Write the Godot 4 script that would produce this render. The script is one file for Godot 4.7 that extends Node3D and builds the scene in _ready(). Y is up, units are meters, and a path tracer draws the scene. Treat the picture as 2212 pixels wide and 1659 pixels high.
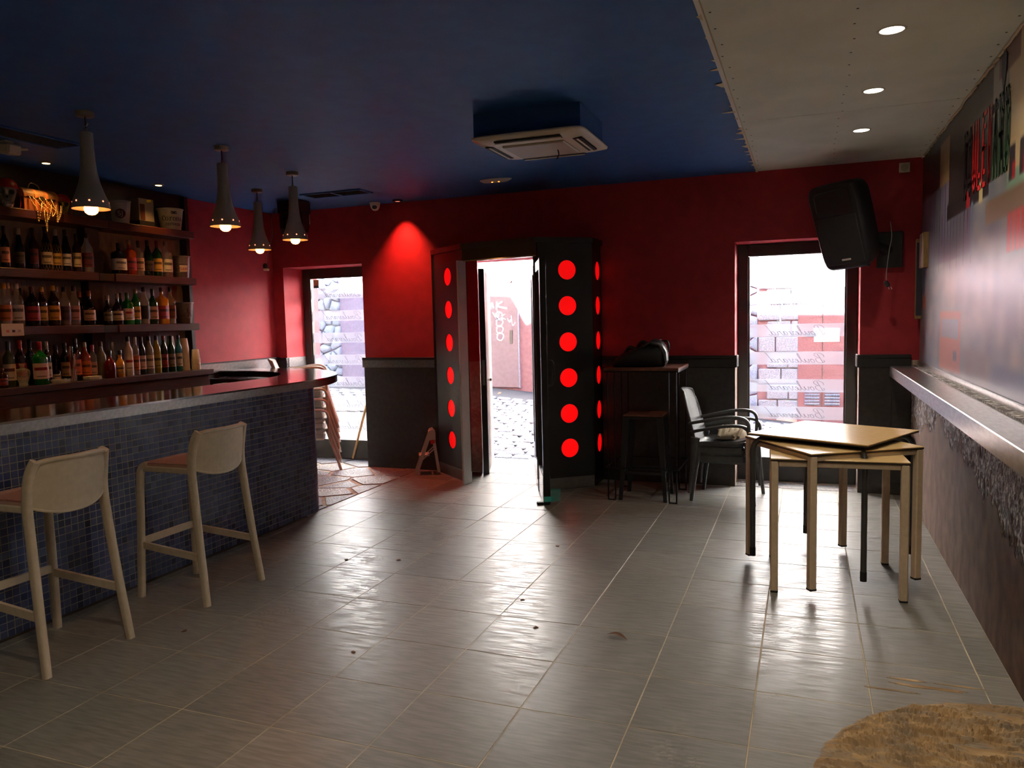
extends Node3D
# A bar seen from inside towards the street: tiled floor, blue ceiling, red walls, mosaic bar counter, vestibule with red discs.
# Metres; the camera stands at x = 0, z = 0 and looks towards -z, the bar runs along the wall at x = -5.72, the street lies beyond z = -8.

const CEIL := 2.866
const FAR := -7.35
const OUT := -8.0
const LEFT := -5.72
const RIGHT := 0.84
const TILE := 0.45
const TX := -1.0878   # a grout line across x
const TZ := -4.6473   # a grout line across z

var M := {}
var names := {}
var rng := RandomNumberGenerator.new()


# ---------------------------------------------------------------- mesh builder
class MB:
	var v := PackedVector3Array()
	var n := PackedVector3Array()
	var uv := PackedVector2Array()

	func tri3(a: Vector3, b: Vector3, c: Vector3, na: Vector3, nb: Vector3, nc: Vector3, ua := Vector2.ZERO, ub := Vector2.ZERO, uc := Vector2.ZERO) -> void:
		if (c - a).cross(b - a).dot(na + nb + nc) < 0.0:
			v.append(a); v.append(c); v.append(b)
			n.append(na); n.append(nc); n.append(nb)
			uv.append(ua); uv.append(uc); uv.append(ub)
		else:
			v.append(a); v.append(b); v.append(c)
			n.append(na); n.append(nb); n.append(nc)
			uv.append(ua); uv.append(ub); uv.append(uc)

	func tri(a: Vector3, b: Vector3, c: Vector3, hint: Vector3) -> void:
		var k := (b - a).cross(c - a)
		if k.length_squared() < 1e-16:
			return
		k = k.normalized()
		if k.dot(hint) < 0.0:
			k = -k
		tri3(a, b, c, k, k, k)

	func quad(a: Vector3, b: Vector3, c: Vector3, d: Vector3, hint: Vector3) -> void:
		tri(a, b, c, hint)
		tri(a, c, d, hint)

	func quad_uv(a: Vector3, b: Vector3, c: Vector3, d: Vector3, hint: Vector3) -> void:
		# a is the upper left corner, then clockwise
		var k := hint.normalized()
		tri3(a, b, c, k, k, k, Vector2(0, 0), Vector2(1, 0), Vector2(1, 1))
		tri3(a, c, d, k, k, k, Vector2(0, 0), Vector2(1, 1), Vector2(0, 1))

	func box(c: Vector3, s: Vector3, bev := 0.0, b := Basis.IDENTITY) -> void:
		var h := s * 0.5
		bev = minf(bev, minf(h.x, minf(h.y, h.z)) * 0.9)
		var i := h - Vector3(bev, bev, bev)
		for ax in 3:
			var u := (ax + 1) % 3
			var w := (ax + 2) % 3
			for sg in [-1.0, 1.0]:
				var p := []
				for q in [[-1, -1], [1, -1], [1, 1], [-1, 1]]:
					var t := Vector3.ZERO
					t[ax] = sg * h[ax]
					t[u] = q[0] * i[u]
					t[w] = q[1] * i[w]
					p.append(c + b * t)
				var nn := Vector3.ZERO
				nn[ax] = sg
				quad(p[0], p[1], p[2], p[3], b * nn)
			if bev > 0.0:
				for s1 in [-1.0, 1.0]:
					for s2 in [-1.0, 1.0]:
						var e := []
						for q in [[-1, 0], [1, 0], [1, 1], [-1, 1]]:
							var t := Vector3.ZERO
							t[ax] = q[0] * i[ax]
							t[u] = s1 * (h[u] if q[1] == 0 else i[u])
							t[w] = s2 * (i[w] if q[1] == 0 else h[w])
							e.append(c + b * t)
						var nn := Vector3.ZERO
						nn[u] = s1
						nn[w] = s2
						quad(e[0], e[1], e[2], e[3], b * nn)
		if bev > 0.0:
			for sx in [-1.0, 1.0]:
				for sy in [-1.0, 1.0]:
					for sz in [-1.0, 1.0]:
						var s3 := Vector3(sx, sy, sz)
						tri(c + b * (s3 * Vector3(h.x, i.y, i.z)), c + b * (s3 * Vector3(i.x, h.y, i.z)), c + b * (s3 * Vector3(i.x, i.y, h.z)), b * s3)

	# rings: arrays of points round the same way; a closed skin over them
	func loft(rings: Array, smooth := true, caps := true, closed := true) -> void:
		var m: int = rings[0].size()
		var k := rings.size()
		var cs := []
		for r in rings:
			var c := Vector3.ZERO
			for p in r:
				c += p
			cs.append(c / m)
		var qn := []
		var mm := m if closed else m - 1
		for i in k - 1:
			var row := []
			for j in mm:
				var a: Vector3 = rings[i][j]
				var b: Vector3 = rings[i][(j + 1) % m]
				var c: Vector3 = rings[i + 1][(j + 1) % m]
				var d: Vector3 = rings[i + 1][j]
				var nn := (c - a).cross(d - b)
				if nn.length_squared() > 1e-18:
					nn = nn.normalized()
				var o: Vector3 = (a + b + c + d) * 0.25 - (cs[i] + cs[i + 1]) * 0.5
				if closed and nn.dot(o) < 0.0:
					nn = -nn
				row.append(nn)
			qn.append(row)
		for i in k - 1:
			for j in mm:
				var a: Vector3 = rings[i][j]
				var b: Vector3 = rings[i][(j + 1) % m]
				var c: Vector3 = rings[i + 1][(j + 1) % m]
				var d: Vector3 = rings[i + 1][j]
				if smooth:
					var na := _avg(qn, i, j, mm, closed)
					var nb := _avg(qn, i, j + 1, mm, closed)
					var nc := _avg(qn, i + 1, j + 1, mm, closed)
					var nd := _avg(qn, i + 1, j, mm, closed)
					if a.distance_squared_to(b) > 1e-14:
						tri3(a, b, c, na, nb, nc)
					if c.distance_squared_to(d) > 1e-14:
						tri3(a, c, d, na, nc, nd)
				else:
					quad(a, b, c, d, qn[i][j])
		if caps and closed:
			for e in [0, k - 1]:
				var hint: Vector3 = cs[e] - cs[1 if e == 0 else k - 2]
				for j in m:
					tri(cs[e], rings[e][j], rings[e][(j + 1) % m], hint)

	func _avg(qn: Array, i: int, j: int, mm: int, closed: bool) -> Vector3:
		var s := Vector3.ZERO
		for a in [i - 1, i]:
			if a < 0 or a >= qn.size():
				continue
			for b in [j - 1, j]:
				var bb: int = b
				if closed:
					bb = posmod(b, mm)
				elif b < 0 or b >= mm:
					continue
				s += qn[a][bb]
		return s.normalized() if s.length_squared() > 1e-12 else Vector3.UP

	func tube(pts: Array, r, sides := 8, caps := true) -> void:
		var rings := []
		var side := Vector3.ZERO
		for i in pts.size():
			var a: Vector3 = pts[maxi(i - 1, 0)]
			var b: Vector3 = pts[mini(i + 1, pts.size() - 1)]
			var t := (b - a).normalized()
			if side == Vector3.ZERO:
				side = t.cross(Vector3.UP if absf(t.y) < 0.9 else Vector3.RIGHT).normalized()
			else:
				side = (side - t * side.dot(t)).normalized()
			var up := side.cross(t)
			var rr: float = r[i] if r is Array else r
			var ring := PackedVector3Array()
			for q in sides:
				var w := TAU * q / sides
				ring.append(pts[i] + (side * cos(w) + up * sin(w)) * rr)
			rings.append(ring)
		loft(rings, true, caps)

	# a flat bar (width across "wide", thickness across the rest) along points
	func strap(pts: Array, wide: Vector3, w, th, round_n := 0) -> void:
		var rings := []
		for i in pts.size():
			var a: Vector3 = pts[maxi(i - 1, 0)]
			var b: Vector3 = pts[mini(i + 1, pts.size() - 1)]
			var t := (b - a).normalized()
			var u := (wide - t * wide.dot(t)).normalized()
			var k := t.cross(u)
			var ww: float = (w[i] if w is Array else w) * 0.5
			var tt: float = (th[i] if th is Array else th) * 0.5
			var ring := PackedVector3Array()
			if round_n > 0:
				for q in round_n:
					var g := TAU * (q + 0.5) / round_n
					var cx := signf(cos(g)) * pow(absf(cos(g)), 0.5)
					var cy := signf(sin(g)) * pow(absf(sin(g)), 0.5)
					ring.append(pts[i] + u * cx * ww + k * cy * tt)
			else:
				for q in [[-1, -1], [1, -1], [1, 1], [-1, 1]]:
					ring.append(pts[i] + u * q[0] * ww + k * q[1] * tt)
			rings.append(ring)
		loft(rings, round_n > 0, true)

	# profile of Vector2(radius, height) turned round y; sharp corners stay sharp
	func lathe(prof: Array, sides := 16, at := Vector3.ZERO, b := Basis.IDENTITY, sx := 1.0, sz := 1.0) -> void:
		var segn := []
		for i in prof.size() - 1:
			var d: Vector2 = prof[i + 1] - prof[i]
			segn.append(Vector2(d.y, -d.x).normalized())
		for i in prof.size() - 1:
			var n0: Vector2 = segn[i]
			var n1: Vector2 = segn[i]
			if i > 0 and segn[i - 1].dot(segn[i]) > 0.6:
				n0 = (segn[i - 1] + segn[i]).normalized()
			if i < segn.size() - 1 and segn[i + 1].dot(segn[i]) > 0.6:
				n1 = (segn[i + 1] + segn[i]).normalized()
			for q in sides:
				var w0 := TAU * q / sides
				var w1 := TAU * (q + 1) / sides
				var d0 := Vector3(cos(w0), 0, sin(w0))
				var d1 := Vector3(cos(w1), 0, sin(w1))
				var p := [at + b * _lp(d0, prof[i], sx, sz), at + b * _lp(d1, prof[i], sx, sz), at + b * _lp(d1, prof[i + 1], sx, sz), at + b * _lp(d0, prof[i + 1], sx, sz)]
				var m := [b * (d0 * n0.x + Vector3(0, n0.y, 0)), b * (d1 * n0.x + Vector3(0, n0.y, 0)), b * (d1 * n1.x + Vector3(0, n1.y, 0)), b * (d0 * n1.x + Vector3(0, n1.y, 0))]
				var u0 := Vector2(float(q) / sides, float(i) / prof.size())
				if prof[i].x > 1e-6:
					tri3(p[0], p[1], p[2], m[0], m[1], m[2], u0, u0, u0)
				if prof[i + 1].x > 1e-6:
					tri3(p[0], p[2], p[3], m[0], m[2], m[3], u0, u0, u0)

	func _lp(d: Vector3, p: Vector2, sx: float, sz: float) -> Vector3:
		return Vector3(d.x * p.x * sx, p.y, d.z * p.x * sz)

	# a polygon in plan (x, z) raised from y0 to y1, with a chamfer on the upper rim
	func plan(poly: Array, y0: float, y1: float, top := true, bottom := true, bev := 0.0) -> void:
		var pp := PackedVector2Array(poly)
		var idx := Geometry2D.triangulate_polygon(pp)
		var inner := pp
		if bev > 0.0:
			var off := Geometry2D.offset_polygon(pp, -bev)
			if off.size() == 1 and off[0].size() == pp.size():
				inner = off[0]
				var best := 0
				var bd := 1e9
				for i in inner.size():
					var dd := inner[i].distance_to(pp[0])
					if dd < bd:
						bd = dd
						best = i
				var re := PackedVector2Array()
				for i in inner.size():
					re.append(inner[(best + i) % inner.size()])
				inner = re
			else:
				bev = 0.0
		var cw := 0.0
		for i in pp.size():
			var a := pp[i]
			var b := pp[(i + 1) % pp.size()]
			cw += (b.x - a.x) * (b.y + a.y)
		for t in range(0, idx.size(), 3):
			if top:
				tri(_p3(inner[idx[t]], y1), _p3(inner[idx[t + 1]], y1), _p3(inner[idx[t + 2]], y1), Vector3.UP)
			if bottom:
				tri(_p3(pp[idx[t]], y0), _p3(pp[idx[t + 1]], y0), _p3(pp[idx[t + 2]], y0), Vector3.DOWN)
		for i in pp.size():
			var a := pp[i]
			var b := pp[(i + 1) % pp.size()]
			var e := b - a
			var out := Vector3(e.y, 0, -e.x) * (1.0 if cw < 0 else -1.0)
			quad(_p3(a, y0), _p3(b, y0), _p3(b, y1 - bev), _p3(a, y1 - bev), out)
			if bev > 0.0:
				quad(_p3(a, y1 - bev), _p3(b, y1 - bev), _p3(inner[(i + 1) % pp.size()], y1), _p3(inner[i], y1), out + Vector3.UP * out.length())

	func _p3(p: Vector2, y: float) -> Vector3:
		return Vector3(p.x, y, p.y)

	# a polygon in the local xy plane, thick along local z
	func slab(poly: Array, th: float, xf: Transform3D) -> void:
		var pp := PackedVector2Array(poly)
		var idx := Geometry2D.triangulate_polygon(pp)
		var c := Vector2.ZERO
		var area := 0.0
		for i in pp.size():
			var a := pp[i]
			var b := pp[(i + 1) % pp.size()]
			area += a.x * b.y - b.x * a.y
			c += a
		for t in range(0, idx.size(), 3):
			for s in [-0.5, 0.5]:
				tri(xf * Vector3(pp[idx[t]].x, pp[idx[t]].y, s * th), xf * Vector3(pp[idx[t + 1]].x, pp[idx[t + 1]].y, s * th), xf * Vector3(pp[idx[t + 2]].x, pp[idx[t + 2]].y, s * th), xf.basis.z * s)
		for i in pp.size():
			var a := pp[i]
			var b := pp[(i + 1) % pp.size()]
			var e := b - a
			var out := xf.basis * (Vector3(e.y, -e.x, 0) * (1.0 if area > 0 else -1.0))
			quad(xf * Vector3(a.x, a.y, -th / 2), xf * Vector3(b.x, b.y, -th / 2), xf * Vector3(b.x, b.y, th / 2), xf * Vector3(a.x, a.y, th / 2), out)

	func mesh() -> ArrayMesh:
		var am := ArrayMesh.new()
		var ar := []
		ar.resize(Mesh.ARRAY_MAX)
		ar[Mesh.ARRAY_VERTEX] = v
		ar[Mesh.ARRAY_NORMAL] = n
		ar[Mesh.ARRAY_TEX_UV] = uv
		am.add_surface_from_arrays(Mesh.PRIMITIVE_TRIANGLES, ar)
		return am


# ---------------------------------------------------------------- naming and parents
func numbered(called: String) -> String:
	if not names.has(called):
		names[called] = 0
		return called
	names[called] += 1
	return "%s_%03d" % [called, names[called]]


func meta(o: Node, label := "", category := "", group := "", kind := "") -> Node:
	if label: o.set_meta("label", label)
	if category: o.set_meta("category", category)
	if group: o.set_meta("group", group)
	if kind: o.set_meta("kind", kind)
	return o


func thing(called: String, label: String, category: String, at := Vector3.ZERO, turn := 0.0, group := "") -> Node3D:
	var o := Node3D.new()
	o.name = numbered(called)
	add_child(o)
	o.position = at
	o.rotation.y = turn
	meta(o, label, category, group)
	return o


func part(parent: Node, called: String, shape, m: Material, at := Vector3.ZERO, label := "") -> MeshInstance3D:
	var o := MeshInstance3D.new()
	o.name = called
	o.mesh = shape.mesh() if shape is MB else shape
	o.material_override = m
	o.position = at
	parent.add_child(o, true)
	if label: o.set_meta("label", label)
	return o


func single(called: String, shape, m: Material, label: String, category: String, at := Vector3.ZERO, turn := 0.0, group := "") -> MeshInstance3D:
	var o := part(self, numbered(called), shape, m, at)
	o.rotation.y = turn
	meta(o, label, category, group)
	return o


func structure(called: String, shape, m: Material, label := "", category := "") -> MeshInstance3D:
	var o := part(self, numbered(called), shape, m)
	meta(o, label, category, "", "structure")
	return o


func bx(c: Vector3, s: Vector3, bev := 0.0, b := Basis.IDENTITY) -> MB:
	var m := MB.new()
	m.box(c, s, bev, b)
	return m


func tb(pts: Array, r, sides := 8) -> MB:
	var m := MB.new()
	m.tube(pts, r, sides)
	return m


func smooth_path(pts: Array, steps := 6) -> Array:
	var out := []
	for i in pts.size() - 1:
		var p0 = pts[maxi(i - 1, 0)]
		var p1 = pts[i]
		var p2 = pts[i + 1]
		var p3 = pts[mini(i + 2, pts.size() - 1)]
		for s in steps:
			var t := float(s) / steps
			out.append(0.5 * ((2.0 * p1) + (p2 - p0) * t + (2.0 * p0 - 5.0 * p1 + 4.0 * p2 - p3) * t * t + (3.0 * p1 - p0 - 3.0 * p2 + p3) * t * t * t))
	out.append(pts[-1])
	return out


# ---------------------------------------------------------------- materials
func S(c: Color, rough := 0.6, metal := 0.0, spec := 0.5) -> StandardMaterial3D:
	var m := StandardMaterial3D.new()
	m.albedo_color = c
	m.roughness = rough
	m.metallic = metal
	m.metallic_specular = spec
	return m


func rgb(r: float, g: float, b: float, a := 1.0) -> Color:
	return Color(r / 255.0, g / 255.0, b / 255.0, a)


func noise_tex(freq: float, c0: Color, c1: Color, oct := 4, seed_ := 1, kind := FastNoiseLite.TYPE_SIMPLEX_SMOOTH, size := 512, mid := -1.0, soft := 0.12) -> NoiseTexture2D:
	var fn := FastNoiseLite.new()
	fn.noise_type = kind
	fn.frequency = freq
	fn.fractal_octaves = oct
	fn.seed = seed_
	var t := NoiseTexture2D.new()
	t.width = size
	t.height = size
	t.seamless = true
	t.noise = fn
	var g := Gradient.new()
	if mid < 0.0:
		g.offsets = PackedFloat32Array([0.15, 0.85])
	else:
		g.offsets = PackedFloat32Array([maxf(0.0, mid - soft), minf(1.0, mid + soft)])
	g.colors = PackedColorArray([c0, c1])
	t.color_ramp = g
	return t


func bump_tex(freq: float, seed_ := 3, oct := 4, kind := FastNoiseLite.TYPE_SIMPLEX_SMOOTH, size := 512) -> NoiseTexture2D:
	return noise_tex(freq, Color.BLACK, Color.WHITE, oct, seed_, kind, size)


func tri_map(m: StandardMaterial3D, scale: Vector3, world := true) -> StandardMaterial3D:
	m.uv1_triplanar = true
	m.uv1_world_triplanar = world
	m.uv1_scale = scale
	return m


func varied(c0: Color, c1: Color, freq: float, scale: Vector3, rough := 0.6, seed_ := 1, metal := 0.0, bump := 0.0, oct := 4, spec := 0.5) -> StandardMaterial3D:
	var m := S(Color.WHITE, rough, metal, spec)
	m.albedo_texture = noise_tex(freq, c0, c1, oct, seed_)
	if bump > 0.0:
		m.heightmap_enabled = true
		m.heightmap_scale = bump
		m.heightmap_texture = bump_tex(freq * 2.0, seed_ + 7)
	return tri_map(m, scale)


func glow(c: Color, e: float) -> StandardMaterial3D:
	var m := S(c, 0.4)
	m.emission_enabled = true
	m.emission = c
	m.emission_energy_multiplier = e
	return m


func pane(c: Color, a: float, rough := 0.02) -> StandardMaterial3D:
	var m := S(Color(c.r, c.g, c.b, a), rough)
	m.transparency = BaseMaterial3D.TRANSPARENCY_ALPHA
	return m


func make_materials() -> void:
	M.red = varied(rgb(148, 26, 38), rgb(162, 32, 45), 0.02, Vector3(0.6, 0.6, 0.6), 0.72, 11, 0.0)
	M.blue = varied(rgb(26, 74, 136), rgb(32, 82, 146), 0.02, Vector3(0.5, 0.5, 0.5), 0.62, 12, 0.0)
	M.board = varied(rgb(204, 210, 200), rgb(216, 221, 212), 0.008, Vector3(0.5, 0.5, 0.5), 0.75, 13, 0.0)
	M.paper = S(rgb(205, 190, 165), 0.9)
	M.white_metal = S(rgb(225, 226, 225), 0.4)
	M.black = S(rgb(24, 24, 28), 0.35)
	M.black_soft = S(rgb(20, 20, 24), 0.6)
	M.black_rail = S(rgb(38, 37, 38), 0.32)
	M.steel = varied(rgb(158, 156, 152), rgb(186, 184, 180), 0.05, Vector3(1.2, 8.0, 0.8), 0.15, 14, 1.0, 0.0)
	M.steel_edge = varied(rgb(132, 131, 130), rgb(150, 149, 146), 0.03, Vector3(2.0, 2.0, 2.0), 0.36, 15, 1.0, 0.0)
	M.ledge = varied(rgb(170, 170, 168), rgb(196, 196, 192), 0.04, Vector3(2.0, 2.0, 0.5), 0.3, 16, 1.0)
	M.frame = S(rgb(46, 44, 42), 0.45)
	M.glass = pane(Color(1, 1, 1), 0.04)
	M.plaster = varied(rgb(176, 150, 136), rgb(206, 184, 170), 0.03, Vector3(1, 1, 1), 0.85, 17, 0.0, 0.3)
	var w := varied(rgb(40, 35, 33), rgb(52, 46, 43), 0.02, Vector3(1.5, 1.5, 1.5), 0.5, 18)
	M.wainscot = w
	# flaking paint on the lower wall: grey plaster under specks and scabs of dark coat; below it a brown coat that still holds
	var p := S(Color.WHITE, 0.6)
	p.albedo_texture = noise_tex(0.035, rgb(66, 58, 54), rgb(196, 194, 190), 5, 21, FastNoiseLite.TYPE_SIMPLEX_SMOOTH, 512, 0.5, 0.16)
	p.detail_enabled = true
	p.detail_albedo = noise_tex(0.02, rgb(48, 41, 39), rgb(78, 66, 60), 4, 22)
	p.detail_mask = noise_tex(0.012, Color.BLACK, Color.WHITE, 5, 23, FastNoiseLite.TYPE_SIMPLEX_SMOOTH, 512, 0.60, 0.1)
	p.detail_uv_layer = BaseMaterial3D.DETAIL_UV_1
	p.heightmap_enabled = true
	p.heightmap_scale = 0.5
	p.heightmap_texture = bump_tex(0.05, 24, 5)
	M.peeling = tri_map(p, Vector3(1.3, 1.3, 1.3))
	var p2 := S(Color.WHITE, 0.7, 0.0, 0.4)
	p2.albedo_texture = noise_tex(0.01, rgb(82, 62, 50), rgb(112, 88, 72), 5, 25)
	M.brown_coat = tri_map(p2, Vector3(1.1, 0.8, 1.1))
	# floor
	var cols := [[rgb(108, 107, 101), rgb(130, 128, 121)], [rgb(102, 101, 96), rgb(124, 122, 116)], [rgb(114, 112, 106), rgb(136, 133, 126)]]
	var rough := noise_tex(0.02, rgb(70, 70, 70), rgb(126, 126, 126), 5, 33)
	for k in 3:
		var f := S(Color.WHITE, 1.0, 0.0, 0.5)
		f.albedo_texture = noise_tex(0.025, cols[k][0], cols[k][1], 4, 41 + k)
		f.roughness_texture = rough
		M["tile%d" % k] = tri_map(f, Vector3(0.45, 1.0, 3.6))
	M.grout = varied(rgb(150, 138, 118), rgb(196, 182, 156), 0.01, Vector3(0.7, 1, 0.7), 0.85, 34)
	M.flag = varied(rgb(92, 92, 96), rgb(132, 132, 136), 0.02, Vector3(1.5, 1.5, 3.0), 0.34, 35, 0.0, 0.5)
	M.flag2 = varied(rgb(104, 100, 98), rgb(148, 142, 136), 0.02, Vector3(2.5, 1.5, 1.5), 0.38, 36, 0.0, 0.5)
	M.dirt = varied(rgb(48, 42, 40), rgb(76, 68, 62), 0.04, Vector3(1, 1, 1), 0.9, 37, 0.0, 0.4)
	var mo := S(Color.WHITE, 0.8)
	mo.albedo_texture = noise_tex(0.012, rgb(122, 94, 60), rgb(186, 156, 112), 5, 38)
	mo.detail_enabled = true
	mo.detail_albedo = noise_tex(0.05, rgb(112, 98, 80), rgb(146, 130, 110), 4, 39)
	mo.detail_mask = noise_tex(0.02, Color.BLACK, Color.WHITE, 4, 40, FastNoiseLite.TYPE_SIMPLEX_SMOOTH, 512, 0.55, 0.1)
	M.mortar = tri_map(mo, Vector3(0.55, 1.0, 1.9))
	# bar mosaic
	var blues := [rgb(34, 42, 78), rgb(44, 54, 96), rgb(54, 64, 104), rgb(64, 73, 108), rgb(28, 33, 62), rgb(74, 82, 112)]
	for k in blues.size():
		M["mosaic%d" % k] = S(blues[k], 0.30 + 0.02 * k)
	M.mosaic_grout = S(rgb(138, 134, 127), 0.85)
	M.dark_wood = varied(rgb(52, 26, 20), rgb(78, 40, 30), 0.02, Vector3(6, 6, 0.6), 0.3, 60)
	M.black_wood = varied(rgb(26, 18, 18), rgb(38, 28, 26), 0.02, Vector3(6, 1, 6), 0.45, 61)
	M.back_panel = varied(rgb(92, 84, 80), rgb(112, 104, 98), 0.02, Vector3(3, 0.6, 3), 0.32, 62)
	M.shelf_wood = varied(rgb(56, 26, 22), rgb(80, 38, 30), 0.02, Vector3(5, 8, 0.5), 0.38, 63)
	# furniture
	M.resin = varied(rgb(196, 182, 158), rgb(208, 194, 170), 0.02, Vector3(2, 2, 2), 0.52, 64)
	M.resin_pink = S(rgb(176, 140, 126), 0.5)
	M.resin_pale = S(rgb(222, 216, 204), 0.45)
	M.anthracite = varied(rgb(62, 64, 66), rgb(72, 74, 76), 0.02, Vector3(2, 2, 2), 0.42, 65)
	M.table_top = varied(rgb(206, 172, 116), rgb(222, 190, 136), 0.02, Vector3(1.2, 1, 5.0), 0.24, 66)
	M.table_edge = S(rgb(46, 38, 34), 0.5)
	M.table_leg = varied(rgb(204, 182, 152), rgb(216, 194, 164), 0.02, Vector3(2, 2, 2), 0.5, 67)
	M.table_leg_dark = S(rgb(66, 66, 64), 0.42)
	M.rubber = S(rgb(26, 25, 25), 0.7)
	M.walnut = varied(rgb(82, 46, 36), rgb(116, 70, 54), 0.02, Vector3(1, 4, 8), 0.36, 68)
	M.wire = S(rgb(34, 34, 36), 0.35, 0.6)
	M.bag = S(rgb(22, 23, 27), 0.62)
	M.bag_shiny = S(rgb(52, 52, 54), 0.34)
	M.cloth = varied(rgb(196, 182, 158), rgb(222, 210, 188), 0.04, Vector3(4, 4, 4), 0.9, 69, 0.0)
	M.broom = varied(rgb(186, 150, 96), rgb(208, 174, 120), 0.02, Vector3(4, 0.6, 4), 0.55, 70)
	M.alu = S(rgb(200, 198, 194), 0.38, 0.3)
	M.red_plastic = S(rgb(196, 32, 36), 0.4)
	# fittings
	M.pendant = varied(rgb(150, 145, 143), rgb(160, 155, 153), 0.03, Vector3(4, 4, 4), 0.55, 71)
	M.rose = S(rgb(120, 110, 104), 0.5)
	M.bulb = glow(Color(1.0, 0.66, 0.36), 9.0)
	M.hole_glow = glow(Color(1.0, 0.55, 0.4), 2.2)
	M.pendant_in = S(rgb(210, 176, 150), 0.6)
	M.ac = S(rgb(206, 192, 176), 0.42)
	M.ac_in = S(rgb(168, 156, 142), 0.5)
	M.slot = S(rgb(22, 20, 20), 0.7)
	M.cream = S(rgb(206, 196, 178), 0.45)
	M.lamp_face = glow(Color(1.0, 0.93, 0.82), 9.0)
	M.lamp_ring = S(rgb(200, 198, 190), 0.4)
	M.spot_face = glow(Color(1.0, 0.82, 0.5), 7.0)
	M.led = glow(Color(1.0, 0.5, 0.2), 4.0)
	M.teal = pane(rgb(40, 190, 176), 0.22, 0.3)
	M.teal_solid = S(rgb(58, 170, 162), 0.5)
	# the discs are thin red acrylic; the daylight inside the vestibule shines through them
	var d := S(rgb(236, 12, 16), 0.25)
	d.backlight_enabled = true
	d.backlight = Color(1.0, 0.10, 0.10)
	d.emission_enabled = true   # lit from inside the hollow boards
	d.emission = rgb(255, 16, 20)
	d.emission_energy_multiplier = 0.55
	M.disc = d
	# frosted film on the windows
	var f2 := S(Color(0.84, 0.87, 0.9, 0.55), 0.7)
	f2.transparency = BaseMaterial3D.TRANSPARENCY_ALPHA
	f2.backlight_enabled = true
	f2.backlight = Color(0.6, 0.63, 0.68)
	M.film = f2
	var l2 := S(Color(0.34, 0.36, 0.42, 0.62), 0.7)
	l2.transparency = BaseMaterial3D.TRANSPARENCY_ALPHA
	M.film_letter = l2
	# street
	M.cobble = varied(rgb(74, 76, 82), rgb(100, 102, 108), 0.03, Vector3(2, 2, 2), 0.6, 80, 0.0, 0.6)
	M.cobble_joint = varied(rgb(34, 34, 38), rgb(50, 50, 54), 0.05, Vector3(2, 2, 2), 0.9, 81)
	M.marble = varied(rgb(206, 204, 200), rgb(228, 226, 222), 0.02, Vector3(2, 2, 2), 0.35, 82)
	M.facade = varied(rgb(214, 214, 212), rgb(230, 230, 228), 0.02, Vector3(0.5, 0.5, 0.5), 0.9, 83, 0.0)
	M.facade_red = varied(rgb(88, 60, 68), rgb(102, 74, 80), 0.02, Vector3(0.9, 0.9, 0.9), 0.85, 84, 0.0)
	M.facade_purple = varied(rgb(76, 72, 98), rgb(94, 90, 114), 0.03, Vector3(1, 1, 1), 0.85, 85, 0.0)
	M.street_door = varied(rgb(82, 68, 76), rgb(94, 80, 88), 0.02, Vector3(1, 1, 1), 0.5, 86)
	M.red_door = varied(rgb(74, 40, 48), rgb(98, 62, 70), 0.04, Vector3(2, 2, 2), 0.6, 87)
	M.ashlar = varied(rgb(110, 116, 126), rgb(140, 144, 152), 0.03, Vector3(2, 2, 2), 0.85, 88, 0.0, 0.5)
	M.rubble = varied(rgb(96, 110, 134), rgb(146, 156, 172), 0.03, Vector3(3, 3, 3), 0.85, 89, 0.0, 0.8)
	M.graffiti = S(rgb(240, 240, 244), 0.6)
	M.outer_wall = S(rgb(196, 186, 170), 0.9)
	M.leaf = S(rgb(92, 128, 50), 0.6)
	M.ribbed = S(rgb(206, 198, 190), 0.45)
	M.room_dark = varied(rgb(92, 84, 80), rgb(104, 96, 92), 0.02, Vector3(1, 1, 1), 0.8, 90)
	M.picture_wood = varied(rgb(126, 98, 62), rgb(150, 120, 80), 0.02, Vector3(8, 1, 8), 0.5, 91)
	M.picture_face = S(rgb(178, 160, 154), 0.25)
	M.card = S(rgb(214, 206, 198), 0.6)
	M.ink = S(rgb(40, 40, 60), 0.6)
	M.mosaic_dirt = S(rgb(60, 50, 42), 0.9)
	M.dust = pane(rgb(236, 232, 224), 0.3, 0.6)
	M.dark_leaf = S(rgb(92, 62, 40), 0.8)


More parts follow.
